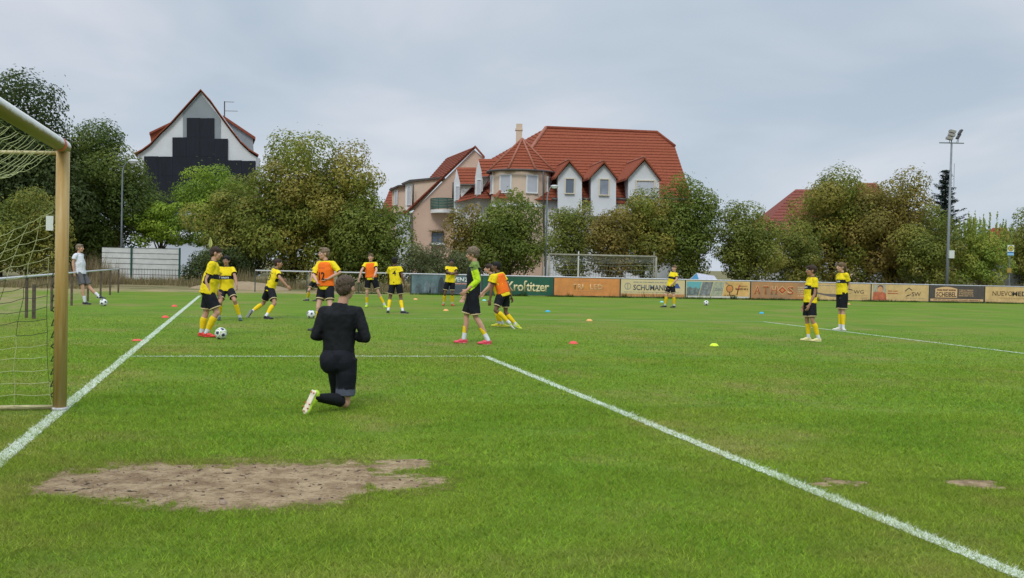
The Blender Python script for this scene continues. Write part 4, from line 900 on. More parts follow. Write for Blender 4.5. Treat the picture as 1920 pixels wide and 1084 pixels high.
# floodlight mast
b = Gz(1776.5, 60); e = empty('floodlight_mast', b, 0, 'tall grey floodlight mast with five lamps right of the brown trees', 'floodlight'); zt = V3(1776, 268, 60).z; m = mat('mast_grey', (.20, .22, .235), .5, ns=3, na=.15, metal=.2)
MB().tube([(0, 0, 0), (0, 0, 3), (0, 0, zt)], [.10, .09, .055], 12).build('mast', m, e, True); MB().tube([-RH*.72+UP*zt, RH*.72+UP*zt], .035, 8).build('cross_arm', m, e)
for k, (dx, dz, tl_, cc) in enumerate(((-.16, .12, 0, 0), (-.04, .32, 0, 0), (.0, .52, 0, 0), (.36, .24, 1, 1), (.46, .50, 1, 1))):
    c = RH*dx+UP*(zt+.14+dz)-FH*.05; ang = .35 if tl_ == 0 else 1.05
    ax = ((RH*math.cos(ang)-UP*math.sin(ang)*(-1 if tl_ else 1)*(.6 if not tl_ else 1)).normalized(), FH, None); a2 = ax[0].cross(FH).normalized(); ax = (ax[0], FH, a2)
    lh = MB().box(c, (.34, .30, .15) if not tl_ else (.30, .30, .10), ax=ax).build('floodlight', mat('floodlight_grey', (.30, .28, .26), .5) if not tl_ else mat('floodlight_dark', (.06, .06, .065), .5), e)
    MB().tube([c, RH*dx*.8+UP*zt], .018, 6).build('bracket', m, e)
MB().box(-FH*.16+RH*.14+UP*V3(1781, 477, 60).z, (.30, .14, .46), ax=(RH, FH, UP)).build('switch_box', mat('switch_box_white', (.60, .62, .58), .6), e)
MB().tube([RH*.20+UP*(zt-1.2), RH*.22+UP*(zt-2.6), RH*.05+UP*(zt-3.3)], .012, 5).build('cable', M_gut, e)
# bus stop
b = Gz(1893, 60); e = empty('bus_stop_sign', b, 0, 'bus stop sign on a thin pole, yellow disc over a blue panel', 'bus stop sign'); MB().tube([(0, 0, 0), (0, 0, V3(1893, 462, 60).z)], .028, 8).build('pole', m, e)
zc = V3(1893, 466, 60).z; MB().box(-FH*.06+UP*zc, (.38, .03, .40), ax=(RH, FH, UP)).build('plate', mat('sign_white', (.68, .70, .66), .5), e)
def hdisc(c, r, mt, nm, off): MB().prism([c-FH*off+RH*(r*math.cos(6.2832*i/24))+UP*(r*math.sin(6.2832*i/24)) for i in range(24)], FH*.006).build(nm, mt, e)
hdisc(UP*(zc+.01), .165, mat('sign_green', (.02, .10, .05), .5), 'ring', .084); hdisc(UP*(zc+.01), .135, mat('sign_yellow', (.60, .46, .05), .5), 'yellow_disc', .092)
me = text_mesh('H', .12, .15, bold=.03); o = link('lettering', me, mat('sign_green', (.02, .1, .05)), e); o.matrix_local = Matrix(((RH.x, 0, -FH.x, -FH.x*.097), (RH.y, 0, -FH.y, -FH.y*.097), (0, 1, 0, zc+.01), (0, 0, 0, 1)))
MB().box(-FH*.06+UP*(zc-.31), (.38, .03, .19), ax=(RH, FH, UP)).build('blue_panel', mat('sign_blue', (.25, .46, .70), .5), e); MB().box(-FH*.062+UP*(zc-.235), (.36, .03, .06), ax=(RH, FH, UP)).build('blue_strip', mat('sign_deep_blue', (.03, .12, .35), .5), e)
MB().box(-FH*.08-RH*.06+UP*V3(1889, 507, 60).z, (.24, .05, .28), ax=(RH, FH, UP)).build('timetable_box', mat('timetable_ochre', (.36, .23, .05), .6), e)
# dark railing fence at the right edge
b = Gz(1886, 61.5); e = empty('metal_fence', b, 0, 'dark metal railing before the white building at the right edge', 'fence'); md = mat('railing_dark', (.03, .035, .035), .6)
MB().tube([UP*1.02, RH*3.2+UP*1.02], .018, 6).build('top_rail', md, e)
for i in range(27): MB().tube([RH*(.12*i)+UP*.05, RH*(.12*i)+UP*(1.0)], .008, 5).build('picket', md, e)
for x, h in ((0.62, 1.4), (.38, 1.0), (2.0, 1.4)): MB().box(RH*x+UP*h/2, (.06, .06, h), ax=(RH, FH, UP)).build('post', md, e)
# white screen fence at left
v = 60; b = Gz(190, v); e = empty('screen_fence', b, 0, 'white panel screen fence with dark green posts at left behind the pitch', 'fence'); wdt = (337-190)*v/FPX; hz_ = V3(190, 463, v).z
nrow = 6; cols_ = 2
for c in range(cols_):
    for j in range(nrow):
        z0 = .12+(hz_-.12)*j/nrow; z1_ = .12+(hz_-.12)*(j+1)/nrow-.012; x0 = wdt*(c*.385 if c else 0)+.03; x1 = wdt*(.385 if c == 0 else 1)-.03
        MB().box(RH*((x0+x1)/2)+UP*((z0+z1_)/2)+FH*(.006*(j % 2)), (x1-x0, .02, z1_-z0), ax=(RH, FH, UP)).build('panel_strip', mat('screen_white', (.56, .57, .55), .7, ns=2.5, na=.12), e)
        MB().tube([RH*x0+UP*z1_-FH*.02, RH*x1+UP*z1_-FH*.02], .010, 5).build('wire', md, e)
for x in (wdt*.385, wdt): MB().box(RH*x+UP*(hz_/2)-FH*.04, (.10, .06, hz_+.1), ax=(RH, FH, UP)).build('post', mat('post_green', (.015, .07, .05), .6), e)
wr = MB()
for i in range(28): x = wdt*(i+.5)/28; wr.tube([RH*x+UP*.05-FH*.03, RH*x+UP*.8-FH*.03], .005, 4)
wr.build('mesh_wires', md, e)['kind'] = 'stuff'
# far goal behind the boards
gA = Gz(1029, 54); gB = Gz(1230, 54); v = 54; e = empty('football_goal', gA, 0, 'old grey goal standing behind the boards in front of the trees', 'goal'); dx = gB-gA; zt = V3(1029, 477, v).z; mg = mat('old_goal_paint', (.25, .24, .18), .6, ns=5, na=.25)
MB().tube([(0, 0, 0), (0, 0, zt)], .055, 10).build('post', mg, e, True); MB().tube([dx, dx+UP*zt], .055, 10).build('post', mg, e, True); MB().tube([UP*zt, dx+UP*zt], .055, 10).build('crossbar', mg, e, True)
MB().tube([RH*-.28+FH*1.6, RH*-.28+FH*1.6+UP*(zt+.05)], .04, 8).build('rear_post', mg, e); MB().tube([dx+RH*.1+FH*1.6, dx+RH*.1+FH*1.6+UP*(zt+.3)], .04, 8).build('rear_post', mg, e)
MB().tube([dx*.275, dx*.275+UP*(zt+.2)], .04, 8).build('prop_pole', mat('prop_pale', (.62, .62, .56), .6), e)
nn_ = MB(); bk = FH*1.5
for i in range(40):
    p = dx*(i/39); s_ = .18*math.sin(i*.35); nn_.tube([p+UP*zt, p+bk*.55+UP*(zt-.35+s_*.5), p+bk+UP*.9, p+bk*1.15+UP*.05], .007, 4)
for j in range(13):
    a = j/12; q = bk*(.55*min(1, a*2.2)) if a < .45 else bk*(.55+.6*(a-.45)/.55); z = zt-.35*min(1, a*2.2) if a < .45 else (zt-.35)*(1-(a-.45)/.55)+.05
    nn_.tube([q+UP*z]+[dx*(k/10)+q+UP*(z-.05-.04*math.sin(k*1.3)) for k in range(1, 10)]+[dx+q+UP*z], .007, 4)
nn_.build('net', mat('net_grey', (.26, .28, .25), .8), e, fix=False)['kind'] = 'stuff'
# tent
b = Gz(1318, 55.5); e = empty('camping_tent', b, 0, 'low dome tent behind the boards, blue left side and white right side', 'tent'); s = 55.5/FPX
def tp(px, z, d=0): return RH*((px-1318)*s)+FH*d+UP*z
zt = V3(1305, 512, 55.5).z; A = tp(1308, zt, .2); C2 = tp(1342, zt-.13, .4); P0 = tp(1272, .05, 0); P1 = tp(1318, .05, -.5); P2_ = tp(1362, .05, 0); B0 = tp(1275, .05, 1.6); B1 = tp(1360, .05, 1.6)
def tri_fan(name, mt, *tris):
    m = MB()
    for t in tris: m.prism(list(t), UP*.01)
    m.build(name, mt, e)
L0 = P0.lerp(A, .55)+UP*.12; R0_ = P2_.lerp(C2, .5)+UP*.15
tri_fan('blue_panel', mat('tent_blue', (.035, .20, .36), .6, ns=3, na=.15), (P0, P1, L0), (L0, P1, A), (P0, L0, B0), (L0, A, B0)); tri_fan('white_panel', mat('tent_white', (.50, .50, .58), .6, ns=3, na=.08), (P1, C2, A), (P1, R0_, C2), (P1, P2_, R0_), (C2, R0_, B1), (A, C2, B1), (A, B1, B0), (R0_, P2_, B1))
MB().tube([P0, L0, A, C2, R0_, P2_], .014, 6).build('pole', mat('tent_pole', (.5, .5, .52), .5), e)
# small feather flag at left
b = Gz(393, 55); e = empty('feather_flag', b, 0, 'thin pole with a narrow yellow green feather flag behind the stocky player', 'flag'); MB().tube([(0, 0, 0), (0, 0, V3(393, 446, 55).z)], .02, 6).build('pole', m, e)
zf = V3(393, 456, 55).z; MB().prism([RH*(.13*math.sin(math.pi*i/10)*(1 if i <= 10 else -1) if i <= 10 else -.07*math.sin(math.pi*(20-i)/10))+UP*(zf+(.34-.068*i if i <= 10 else -.34+.068*(i-10))) for i in range(20)], FH*.012).build('flag_cloth', mat('flag_yellow', (.50, .52, .12), .7), e)
# parked car, mostly hidden
b = Gz(172, 73); e = empty('parked_car', b, 0, 'dark parked car with pale roof line behind the white shirted man', 'car'); s = 1
ax = (RH, FH, UP); prof = [(-2.1, .35), (-2.1, .75), (-1.9, .85), (-1.3, .92), (-.7, 1.38), (.5, 1.45), (1.3, 1.18), (1.75, 1.0), (2.05, .8), (2.1, .35)]
MB().prism([RH*(x-1.0)+UP*z-FH*.85 for x, z in prof], FH*1.7).build('body', mat('car_dark', (.03, .03, .035), .25, coat=.6), e)
MB().prism([RH*(x-1.0)+UP*z-FH*.86 for x, z in ((-1.15, .95), (-.65, 1.33), (.45, 1.40), (1.2, 1.16), (1.45, .98))], FH*1.72).build('window', M_glass, e)
MB().prism([RH*(x-1.0)+UP*z-FH*.8 for x, z in ((-.7, 1.385), (.5, 1.455), (1.3, 1.19), (1.3, 1.23), (.5, 1.50), (-.7, 1.43))], FH*1.6).build('roof_panel', mat('car_silver', (.45, .46, .48), .3), e)
for x in (-1.3, 1.3):
    for yy in (-.86, .62):
        w_ = MB().tube([RH*(x-1.0)+UP*.32+FH*yy, RH*(x-1.0)+UP*.32+FH*(yy+.22)], .32, 18).build('wheel', mat('tyre', (.02, .02, .02), .8), e); MB().tube([RH*(x-1.0)+UP*.32+FH*(yy-.01), RH*(x-1.0)+UP*.32+FH*(yy+.01)], .19, 14).build('rim', mat('rim', (.4, .4, .42), .3, metal=.8), w_)
MB().box(RH*1.04+UP*.78-FH*.6, (.1, .35, .14), ax=ax).build('headlight', mat('lamp_glass', (.6, .6, .6)), e); MB().box(RH*1.04+UP*.78+FH*.6, (.1, .35, .14), ax=ax).build('headlight', mat('lamp_glass', (.6, .6, .6)), e)

# ------------------------------------------------------------------ rough grass, weeds, mound
def stalks(name, boxes, mt_cols):
    Vs = []; T = []
    for (c, du, dv, n, h0, h1, lean, pal) in boxes:
        u = (rng.random(n)-.5)*2; w = (rng.random(n)-.5)*2; x = c.x+RH.x*u*du+FH.x*w*dv; y = c.y+RH.y*u*du+FH.y*w*dv; h = (h0+(h1-h0)*rng.random(n)**1.3)*(1-.5*u*u)*(.5+fbm2(x, y, 1.6, 51, 3)); a = rng.random(n)*6.283; b2 = rng.random(n)*6.283; ww = .006+.012*rng.random(n)
        p0 = np.stack([x-np.cos(a)*ww, y-np.sin(a)*ww, 0*x], 1); p1 = np.stack([x+np.cos(a)*ww, y+np.sin(a)*ww, 0*x], 1); p2 = np.stack([x+np.cos(b2)*h*lean, y+np.sin(b2)*h*lean, h], 1)
        Vs.append(np.stack([p0, p1, p2], 1).reshape(-1, 3)); pp = np.array(pal); T.append(pp[rng.integers(len(pp), size=n)]*(.7+.6*rng.random(n))[:, None])
    V = np.concatenate(Vs); me = mesh_np(name, V, np.arange(len(V)).reshape(-1, 3)); at = me.attributes.new('tint', 'FLOAT_COLOR', 'FACE'); c = np.ones((len(V)//3, 4), np.float32); c[:, :3] = np.concatenate(T); at.data.foreach_set('color', c.ravel())
    tag(link(name, me, M_leaf), kind='stuff')
straw = [(.30, .23, .12), (.24, .19, .10), (.36, .29, .17)]; weed = [(.05, .10, .02), (.075, .13, .025), (.035, .075, .018)]; mid = [(.16, .17, .06), (.22, .19, .08)]
bxs = [(Gz(170, 53), 1.6, 1.5, 2600, .5, 1.6, .25, straw), (Gz(120, 50), 1.6, 1.2, 1600, .3, 1.1, .25, straw), (Gz(300, 55), 3.6, 2.2, 5200, .15, .55, .3, mid+straw), (Gz(440, 52), 2.0, 1.6, 3200, .3, 1.1, .3, straw+mid), (Gz(560, 53), 3, 1.5, 3500, .15, .6, .3, straw+mid), (Gz(700, 52), 3, 1.5, 3500, .15, .6, .3, straw+mid), (Gz(60, 46), 3, 2, 3500, .1, .5, .3, mid+straw),
       (Gz(1840, 58.5), 2.2, .8, 1500, .4, 1.3, .2, straw), (Gz(1900, 60), 2.2, .8, 1500, .4, 1.3, .2, straw), (Gz(1500, 57), 9, 1.5, 5000, .1, .5, .3, mid+weed), (Gz(1000, 52), 9, 1.5, 4000, .1, .5, .3, mid+weed)]
stalks('dry_grass', bxs, None)
wb = []
for i in range(150):
    x = random.uniform(xf(640), xf(2000)); big = random.random() < .10; wb.append((Vector((x, YF-.16-.1*random.random(), 0)), .35 if not big else .16, .09, 60 if not big else 90, .05, .15 if not big else random.uniform(.3, .5), .4, weed))
stalks('weeds', wb, None)
# tufts and lighter stalks on the verge at left, sandy mound
c = Gz(452, 50); nx = 60; X, Y = np.meshgrid(np.linspace(-2.6, 2.6, nx), np.linspace(-1.5, 1.5, 30)); hgt = np.clip(1-(X/2.5)**2-(Y/1.4)**2, 0, 1)**.8*.36*(.7+.6*fbm2(X, Y, 1.1, 61, 4)) + .05*fbm2(X, Y, 6, 9, 3)*(1-np.clip((X/2.6)**2+(Y/1.5)**2, 0, 1)) - .01
V = np.stack([c.x+X*RH.x+Y*FH.x, c.y+X*RH.y+Y*FH.y, hgt], -1).reshape(-1, 3); idx = np.arange(nx*30).reshape(30, nx)
tag(link('earth_mound', mesh_np('earth_mound', V, np.stack([idx[:-1, :-1].ravel(), idx[:-1, 1:].ravel(), idx[1:, 1:].ravel(), idx[1:, :-1].ravel()], 1)), mat('mound_soil', (.24, .17, .105), .95, ns=2, col2=(.32, .25, .15), bump=.7, bs=14), smooth=True), kind='structure')
# ------------------------------------------------------------------ people
SK = {'pale': (.52, .29, .20), 'fair': (.56, .33, .24), 'tan': (.38, .20, .125), 'dark': (.16, .08, .05)}
Mc = lambda n, c, **k: mat(n, c, .75, spec=.2, **k)
C_yel = Mc('jersey_yellow', (.78, .60, .012), ns=3, na=.06); C_blk = Mc('jersey_black', (.010, .011, .014)); C_short = Mc('shorts_black', (.008, .009, .013), ns=6, na=.3)
C_trim = Mc('trim_cream', (.62, .48, .28)); C_sock = Mc('sock_yellow', (.80, .55, .010), ns=9, na=.08); C_wht = Mc('cotton_white', (.66, .67, .72), ns=8, na=.06)
C_org = Mc('bib_orange', (.88, .17, .015), ns=3, na=.08); C_grey = Mc('shorts_grey', (.11, .105, .11), ns=5, na=.15); C_neon = Mc('neon_lime', (.50, .72, .02), ns=4, na=.06)
C_oliv = Mc('olive_pattern', (.10, .17, .035), ns=28, col2=(.28, .38, .10)); C_kn = Mc('kneeler_black', (.008, .009, .011), ns=5, na=.35); C_und = Mc('grey_tights', (.085, .095, .13)); C_kshort = Mc('kneeler_shorts', (.008, .009, .014), ns=5, na=.35)
C_print = mat('print_black', (.03, .02, .01), .7)

def solve(spec):
    """image-measured joints -> metric joints standing on the turf"""
    px, py = spec['ground']; g = G(px, py); t0 = depth_of(g); H = spec['H']; k = H/1.75
    k2 = 1.0
    ln = dict(torso=.53*k, head=.142*k, ua=.29*k, fa=.25*k, th=.43*k, sh=.42*k)
    J = {}; D = {}
    def put(nm, pxy, t): J[nm] = W(pxy[0], pxy[1], t); D[nm] = t
    def child(nm, par, pxy, length, sgn):
        t = D[par]
        for _ in range(4):
            q = W(pxy[0], pxy[1], t); d = q-J[par]; pl = (d - FH*d.dot(FH)).length
            dy = math.sqrt(max(0, length**2-pl**2))*sgn; t = D[par]+dy
        q = W(pxy[0], pxy[1], t); d = q-J[par]
        if d.length > length*1.06: q = J[par] + d*(length*1.06/d.length)
        J[nm] = q; D[nm] = depth_of(q)
    put('P', spec['P'], t0); child('N', 'P', spec['N'], ln['torso'], spec.get('lean', 0))
    if spec.get('lean', 0) == 0: J['N'] = W(*spec['N'], t0); D['N'] = t0
    # keep torso length sane
    d = J['N']-J['P']; J['N'] = J['P'] + d*(min(max(d.length, ln['torso']*.93), ln['torso']*1.07)/d.length)
    a = rad(spec['face']); fw = (FH*math.cos(a) + RH*math.sin(a)); up = (J['N']-J['P']).normalized(); fw = (fw-up*fw.dot(up)).normalized(); rt = fw.cross(up)
    fh = rad(spec.get('hipface', spec['face'])); fwh = (FH*math.cos(fh)+RH*math.sin(fh)); fwh = (fwh-up*fwh.dot(up)*.5).normalized(); rth = fwh.cross(UP).normalized()
    for s, nm in ((-1, 'L'), (1, 'R')):
        J['S'+nm] = J['N'] - up*.068*k + rt*(s*.160*k); D['S'+nm] = depth_of(J['S'+nm])
        J['H'+nm] = J['P'] + rth*(s*.088*k); D['H'+nm] = depth_of(J['H'+nm])
        A = spec['arm'+nm]; child('E'+nm, 'S'+nm, A[0], ln['ua'], A[2]); child('W'+nm, 'E'+nm, A[1], ln['fa'], A[3])
        Q = spec['leg'+nm]; child('K'+nm, 'H'+nm, Q[0], ln['th'], Q[3]); child('A'+nm, 'K'+nm, Q[1], ln['sh'], Q[4])
        J['T'+nm] = W(Q[2][0], Q[2][1], D['A'+nm] + Q[5])
    # stand on the ground
    low = min(J['AL'].z, J['AR'].z) - .085*k
    for q in J: J[q] = J[q] - Vector((0, 0, low))
    for nm in 'LR':
        Q = spec['leg'+nm]
        if Q[6]:
            J['A'+nm].z = .085*k; d = J['T'+nm]-J['A'+nm]; d.z = 0
            J['T'+nm] = J['A'+nm] + (d.normalized() if d.length > .02 else fwh)*.17*k; J['T'+nm].z = .035*k; J['up'+nm] = UP
        else:
            d = (J['T'+nm]-J['A'+nm]).normalized(); J['T'+nm] = J['A'+nm] + d*.17*k
            if J['T'+nm].z < .03: J['T'+nm].z = .03
    hd = rad(spec.get('headface', spec['face'])); fwd = (FH*math.cos(hd)+RH*math.sin(hd))
    J['fw'] = fw; J['rt'] = rt; J['up'] = up; J['hf'] = fwd
    dh = W(*spec['head'], t0) - Vector((0, 0, low)) - J['N']; dh.normalize()
    J['C'] = J['N'] + (dh*.6 + UP*.5 + fwd*.08).normalized()*ln['head']*1.03
    return J, k

def voxel(mb, name, mats, size, smooth=2, deci=1.0, wr=None, seed=0):
    me = bpy.data.meshes.new(name); me.from_pydata([tuple(v) for v in mb.v], [], mb.f)
    bm = bmesh.new(); bm.from_mesh(me); bmesh.ops.recalc_face_normals(bm, faces=bm.faces); bm.to_mesh(me); bm.free()
    o = bpy.data.objects.new('tmp', me); COL.objects.link(o)
    r = o.modifiers.new('r', 'REMESH'); r.mode = 'VOXEL'; r.voxel_size = size
    if smooth: s = o.modifiers.new('s', 'SMOOTH'); s.factor = .5; s.iterations = smooth
    if deci < 1: d = o.modifiers.new('d', 'DECIMATE'); d.ratio = deci
    m2 = bpy.data.meshes.new_from_object(o.evaluated_get(bpy.context.evaluated_depsgraph_get())); m2.name = name
    bpy.data.objects.remove(o); bpy.data.meshes.remove(me)
    if wr:
        amp, fr = wr; n = len(m2.vertices); nr = np.empty(n*3, np.float32); m2.vertex_normals.foreach_get('vector', nr); co = np.empty(n*3, np.float32); m2.vertices.foreach_get('co', co)
        nr = nr.reshape(-1, 3); co = co.reshape(-1, 3); base = Vector((seed*3.1, seed*1.7, seed*.9))
        dsp = np.array([noise.noise(Vector((c[0]*fr+c[2]*fr*.35, c[1]*fr-c[2]*fr*.3, c[2]*fr*.7))+base) + .5*noise.noise(Vector(c)*fr*2.2+base) for c in co.tolist()], np.float32)
        co += nr*(dsp*amp)[:, None]; m2.vertices.foreach_set('co', co.ravel()); m2.update()
    m2.materials.clear()
    for m in mats: m2.materials.append(m)
    m2.polygons.foreach_set('use_smooth', [True]*len(m2.polygons))
    return m2
def centers(me):
    n = len(me.polygons); c = np.empty(n*3, np.float32); me.polygons.foreach_get('center', c); return c.reshape(-1, 3)
def seg(c, a, b):
    a = np.array(a); b = np.array(b); d = b-a; L2 = d@d; t = ((c-a)@d)/L2; q = a+np.clip(t, 0, 1)[:, None]*d; return t, np.linalg.norm(c-q, axis=1)

def person(spec, label, group=None):
    """spec: see solve(); builds root > body, hair, shirt, shorts, sock, shoe ..."""
    if 'J' in spec: J, k = spec['J'], spec['H']/1.75
    else: J, k = solve(spec)
    g = (J['AL']+J['AR'])/2; base = Vector((g.x, g.y, 0))
    J = {q: (v-base if q[0] in 'PNSHEWKATC' and len(q) <= 2 else v) for q, v in J.items()}
    root = empty('person', base, 0, label, 'person', group)
    b = spec.get('build', 1.0); fw, rt, up, hf = J['fw'], J['rt'], J['up'], J['hf']; P, Nk, C = J['P'], J['N'], J['C']
    vx = spec.get('vx', .0085)
    T = lambda x, y, z: P + (rt*x + fw*y + up*z)*k        # torso frame, z from hip centre
    tax = (rt, fw, up); hp = spec.get('hpitch', 0); hu = (UP*math.cos(rad(hp))+hf*math.sin(rad(hp))); hf2 = (hf*math.cos(rad(hp))-UP*math.sin(rad(hp))); hr = hf2.cross(hu).normalized(); hax = (hr, hf2, hu)
    kh = k*spec.get('hs', 1.08); Hd = lambda x, y, z: C + (hr*x + hf2*y + hu*z)*kh
    tl = (Nk-P).length/k
    # ---- body
    m = MB()
    m.ball(T(0, -.005, .0), (.13*k, .085*k, .11*k), 16, 10, ax=tax).ball(T(0, 0, .15), (.115*k, .075*k, .14*k), 16, 10, ax=tax).ball(T(0, 0, tl-.20), (.13*k, .075*k, .15*k), 16, 10, ax=tax)
    m.capsule(Nk-up*.05*k, Hd(0, -.02, -.06), .052*k*b, .048*k, 12)
    m.ball(Hd(0, -.012, .018), (.071*kh, .088*kh, .090*kh), 18, 14, ax=hax).ball(Hd(0, .022, -.045), (.054*kh, .062*kh, .066*kh), 14, 10, ax=hax)
    m.ball(Hd(0, .058, -.088), (.024*kh, .02*kh, .018*kh), ax=hax).capsule(Hd(0, .078, .012), Hd(0, .098, -.024), .009*kh, .013*kh, 8)
    m.ball(Hd(0, .082, -.052), (.022*kh, .010*kh, .009*kh), 8, 6, ax=hax).ball(Hd(0, .072, .030), (.045*kh, .016*kh, .010*kh), 10, 6, ax=hax)
    for s in (-1, 1): m.ball(Hd(s*.075, -.012, -.008), (.010*kh, .018*kh, .030*kh), 8, 8, ax=hax).ball(Hd(s*.04, .055, -.02), (.022*kh, .022*kh, .022*kh), 8, 6, ax=hax)
    for s, nm in ((-1, 'L'), (1, 'R')):
        S, E, Wr = J['S'+nm], J['E'+nm], J['W'+nm]
        q_ = b if spec.get('sleeve', .58) < 1 else .78
        m.capsule(S-up*.006*k, E, .044*k*q_, .037*k*q_).ball(S+(E-S)*.45, (.045*k*q_,)*3); mid = E+(Wr-E)*.3
        m.capsule(E, mid, .037*k*q_, .040*k*q_).capsule(mid, Wr, .040*k*q_, .025*k*b)
        m.capsule(Nk-up*.06*k, S-up*.006*k, .040*k, .044*k)
        # hand
        d = (Wr-E).normalized(); inn = (rt*(-s)*.8+fw*.3); nrm = (inn-d*inn.dot(d)).normalized(); sd_ = d.cross(nrm).normalized()
        if sd_.dot(fw) < 0: sd_ = -sd_
        pc = Wr + d*.05*k; m.ball(pc, (.040*k, .018*k, .050*k), 12, 8, ax=(sd_, nrm, d)); cu = spec.get('curl', .5)
        for j, (o_, fl) in enumerate(((.030, .068), (.010, .077), (-.011, .072), (-.031, .056))):
            a0 = pc + sd_*(o_*k) + d*.035*k; a1 = a0 + (d*math.cos(cu*.5)+nrm*math.sin(cu*.5)+sd_*(o_*2.2))*(fl*.45*k); a2 = a1 + (d*math.cos(cu*1.5)+nrm*math.sin(cu*1.5)+sd_*(o_*1.5))*(fl*.55*k)
            m.capsule(a0, a1, .0098*k, .0092*k, 8).capsule(a1, a2, .0092*k, .0078*k, 8)
        t0 = Wr + d*.022*k + sd_*.026*k; t1 = t0 + (sd_*.75+d*.8+nrm*.35).normalized()*.036*k; m.capsule(t0, t1, .0115*k, .010*k, 8).capsule(t1, t1+(d*.95+nrm*.45).normalized()*.028*k, .010*k, .008*k, 8)
        Hh, K, A = J['H'+nm], J['K'+nm], J['A'+nm]
        m.capsule(Hh, K, .078*k*b, .049*k*b).ball(Hh+(K-Hh)*.4, (.075*k*b,)*3)
        # calf bulges behind the shin
        sh = (A-K); bk = -(J['T'+nm]-A); bk = (bk - sh*(bk.dot(sh)/sh.length_squared)); bk = bk.normalized() if bk.length > 1e-3 else -fw
        cf = K+sh*.32+bk*.014*k
        m.capsule(K, cf, .046*k*b, .051*k*b).capsule(cf, A, .051*k*b, .032*k*b)
    sk = spec.get('skin', 'fair'); Ms = mat('skin_'+sk, SK[sk], .55, ns=6, na=.10, spec=.3); Ml = mat('lip_'+sk, (SK[sk][0]*.75, SK[sk][1]*.5, SK[sk][2]*.5), .5); hc = spec.get('hair', (.05, .03, .018)); Mb = mat('brow_%.3f' % hc[0], tuple(c*.8 for c in hc), .8)
    me = voxel(m, 'body', [Ms, Ml, Mb], vx*.85, 2, .45)
    c = centers(me); rel = c-np.array(C); X = rel@np.array(hr)/kh; Y = rel@np.array(hf2)/kh; Z = rel@np.array(hu)/kh
    mi = np.zeros(len(c), np.int32); mi[(abs(X) < .026) & (Y > .06) & (abs(Z+.052) < .010)] = 1; mi[(abs(abs(X)-.032) < .018) & (Y > .04) & (abs(Z-.036) < .007)] = 2
    me.polygons.foreach_set('material_index', mi); body = link('body', me, None, root)
    for s in (-1, 1):
        MB().ball(Hd(s*.031, .077, .012), (.013*kh, .009*kh, .008*kh), 8, 6, ax=hax).ball(Hd(s*.031, .0845, .012), (.0055*kh, .003*kh, .0055*kh), 8, 6, mi=1, ax=hax).build('eye', [mat('eye_white', (.6, .6, .58), .3), mat('eye_dark', (.02, .015, .01), .2)], body, True)
    # ---- hair
    m = MB(); st = spec.get('hairstyle', 'short'); vol = {'short': .0, 'crop': .000, 'fringe': .006, 'curly': .014, 'top': .004}[st]
    m.ball(Hd(0, -.020, .040), ((.081+vol)*kh, (.094+vol)*kh, (.074+vol)*kh), 18, 12, ax=hax).ball(Hd(0, -.052, .002), (.074*kh, (.056+vol*.7)*kh, .078*kh), 14, 10, ax=hax)
    if st != 'crop':
        for s in (-1, 1): m.ball(Hd(s*.055, -.03, .02), (.024*kh, .05*kh, .05*kh), 10, 8, ax=hax)
    if st in ('fringe', 'curly'):
        for q in range(7): m.ball(Hd(-.05+.0167*q, .066-.02*abs(q-3)/3, .060+.006*math.sin(q*2.3)), (.022*kh, .024*kh, .030*kh), 8, 6, ax=hax)
    if st in ('top',):
        for q in range(6): m.ball(Hd(-.04+.016*q, .050, .088+.006*math.sin(q*1.9)), (.022*kh, .034*kh, .020*kh), 8, 6, ax=hax)
    if st == 'short': m.ball(Hd(0, .048, .078), (.055*kh, .028*kh, .022*kh), 10, 8, ax=hax)
    Mh = mat('hair_%.3f' % hc[0], hc, .65, ns=45, na=.45, bump=.7, bs=160)
    link('hair', voxel(m, 'hair', [Mh], .0065, 1, .7, ((.009 if st != 'curly' else .016)*k, 70), seed=sum(map(ord, label)) % 97), None, root)
    # ---- shirt
    top = spec.get('top', 'yellow'); m = MB(); lw = spec.get('loose', 1.0); hem = -.045
    secs = [(hem, .172, .125), (.02, .168, .122), (.13, .158, .115), (.26, .166, .118), (.36, .172, .118), (tl-.10, .160, .104), (tl-.05, .115, .082), (tl-.015, .078, .066), (tl+.004, .064, .058)]
    n = 24; ring_ = []
    for z, rx, ry in secs:
        f_ = (lw if z < .3 else 1)*(b*.5+.5)
        ring_.append([T(rx*f_*math.cos(6.2832*i/n), ry*f_*math.sin(6.2832*i/n)+(.012 if .2 < z < .4 else 0), z) for i in range(n)])
    vs = [v for r_ in ring_ for v in r_]; fs = [tuple(range(n))[::-1], tuple((len(secs)-1)*n+i for i in range(n))]
    for j in range(len(secs)-1):
        for i in range(n): fs.append((j*n+i, j*n+(i+1) % n, (j+1)*n+(i+1) % n, (j+1)*n+i))
    m._add(vs, fs); slv = spec.get('sleeve', .58)
    for nm in 'LR':
        S, E, Wr = J['S'+nm], J['E'+nm], J['W'+nm]; m.capsule(Nk-up*.060*k, S, .050*k, .060*k, 12); m.ball(S, .062*k)
        tight = slv > 1
        if slv <= 1: m.tube([S, S+(E-S)*slv], [.064*k, (.070 if slv < .8 else .060)*k*(.5+.5*b)], 14)
        else:
            m.capsule(S, E, .060*k*b, .047*k*b); m.tube([E, E+(Wr-E)*.3, E+(Wr-E)*(slv-1)], [.047*k*b, .048*k*b, .036*k*b], 14)
    cols = {'yellow': [C_yel, C_blk], 'white': [C_wht, C_wht], 'black': [C_kn, C_kn], 'walk': [C_blk, C_blk, C_neon, C_oliv]}[top]
    me = voxel(m, 'shirt', cols, vx, 3, .8, (.011*k*spec.get('wrinkle', 1), 12), seed=sum(map(ord, label)) % 89)
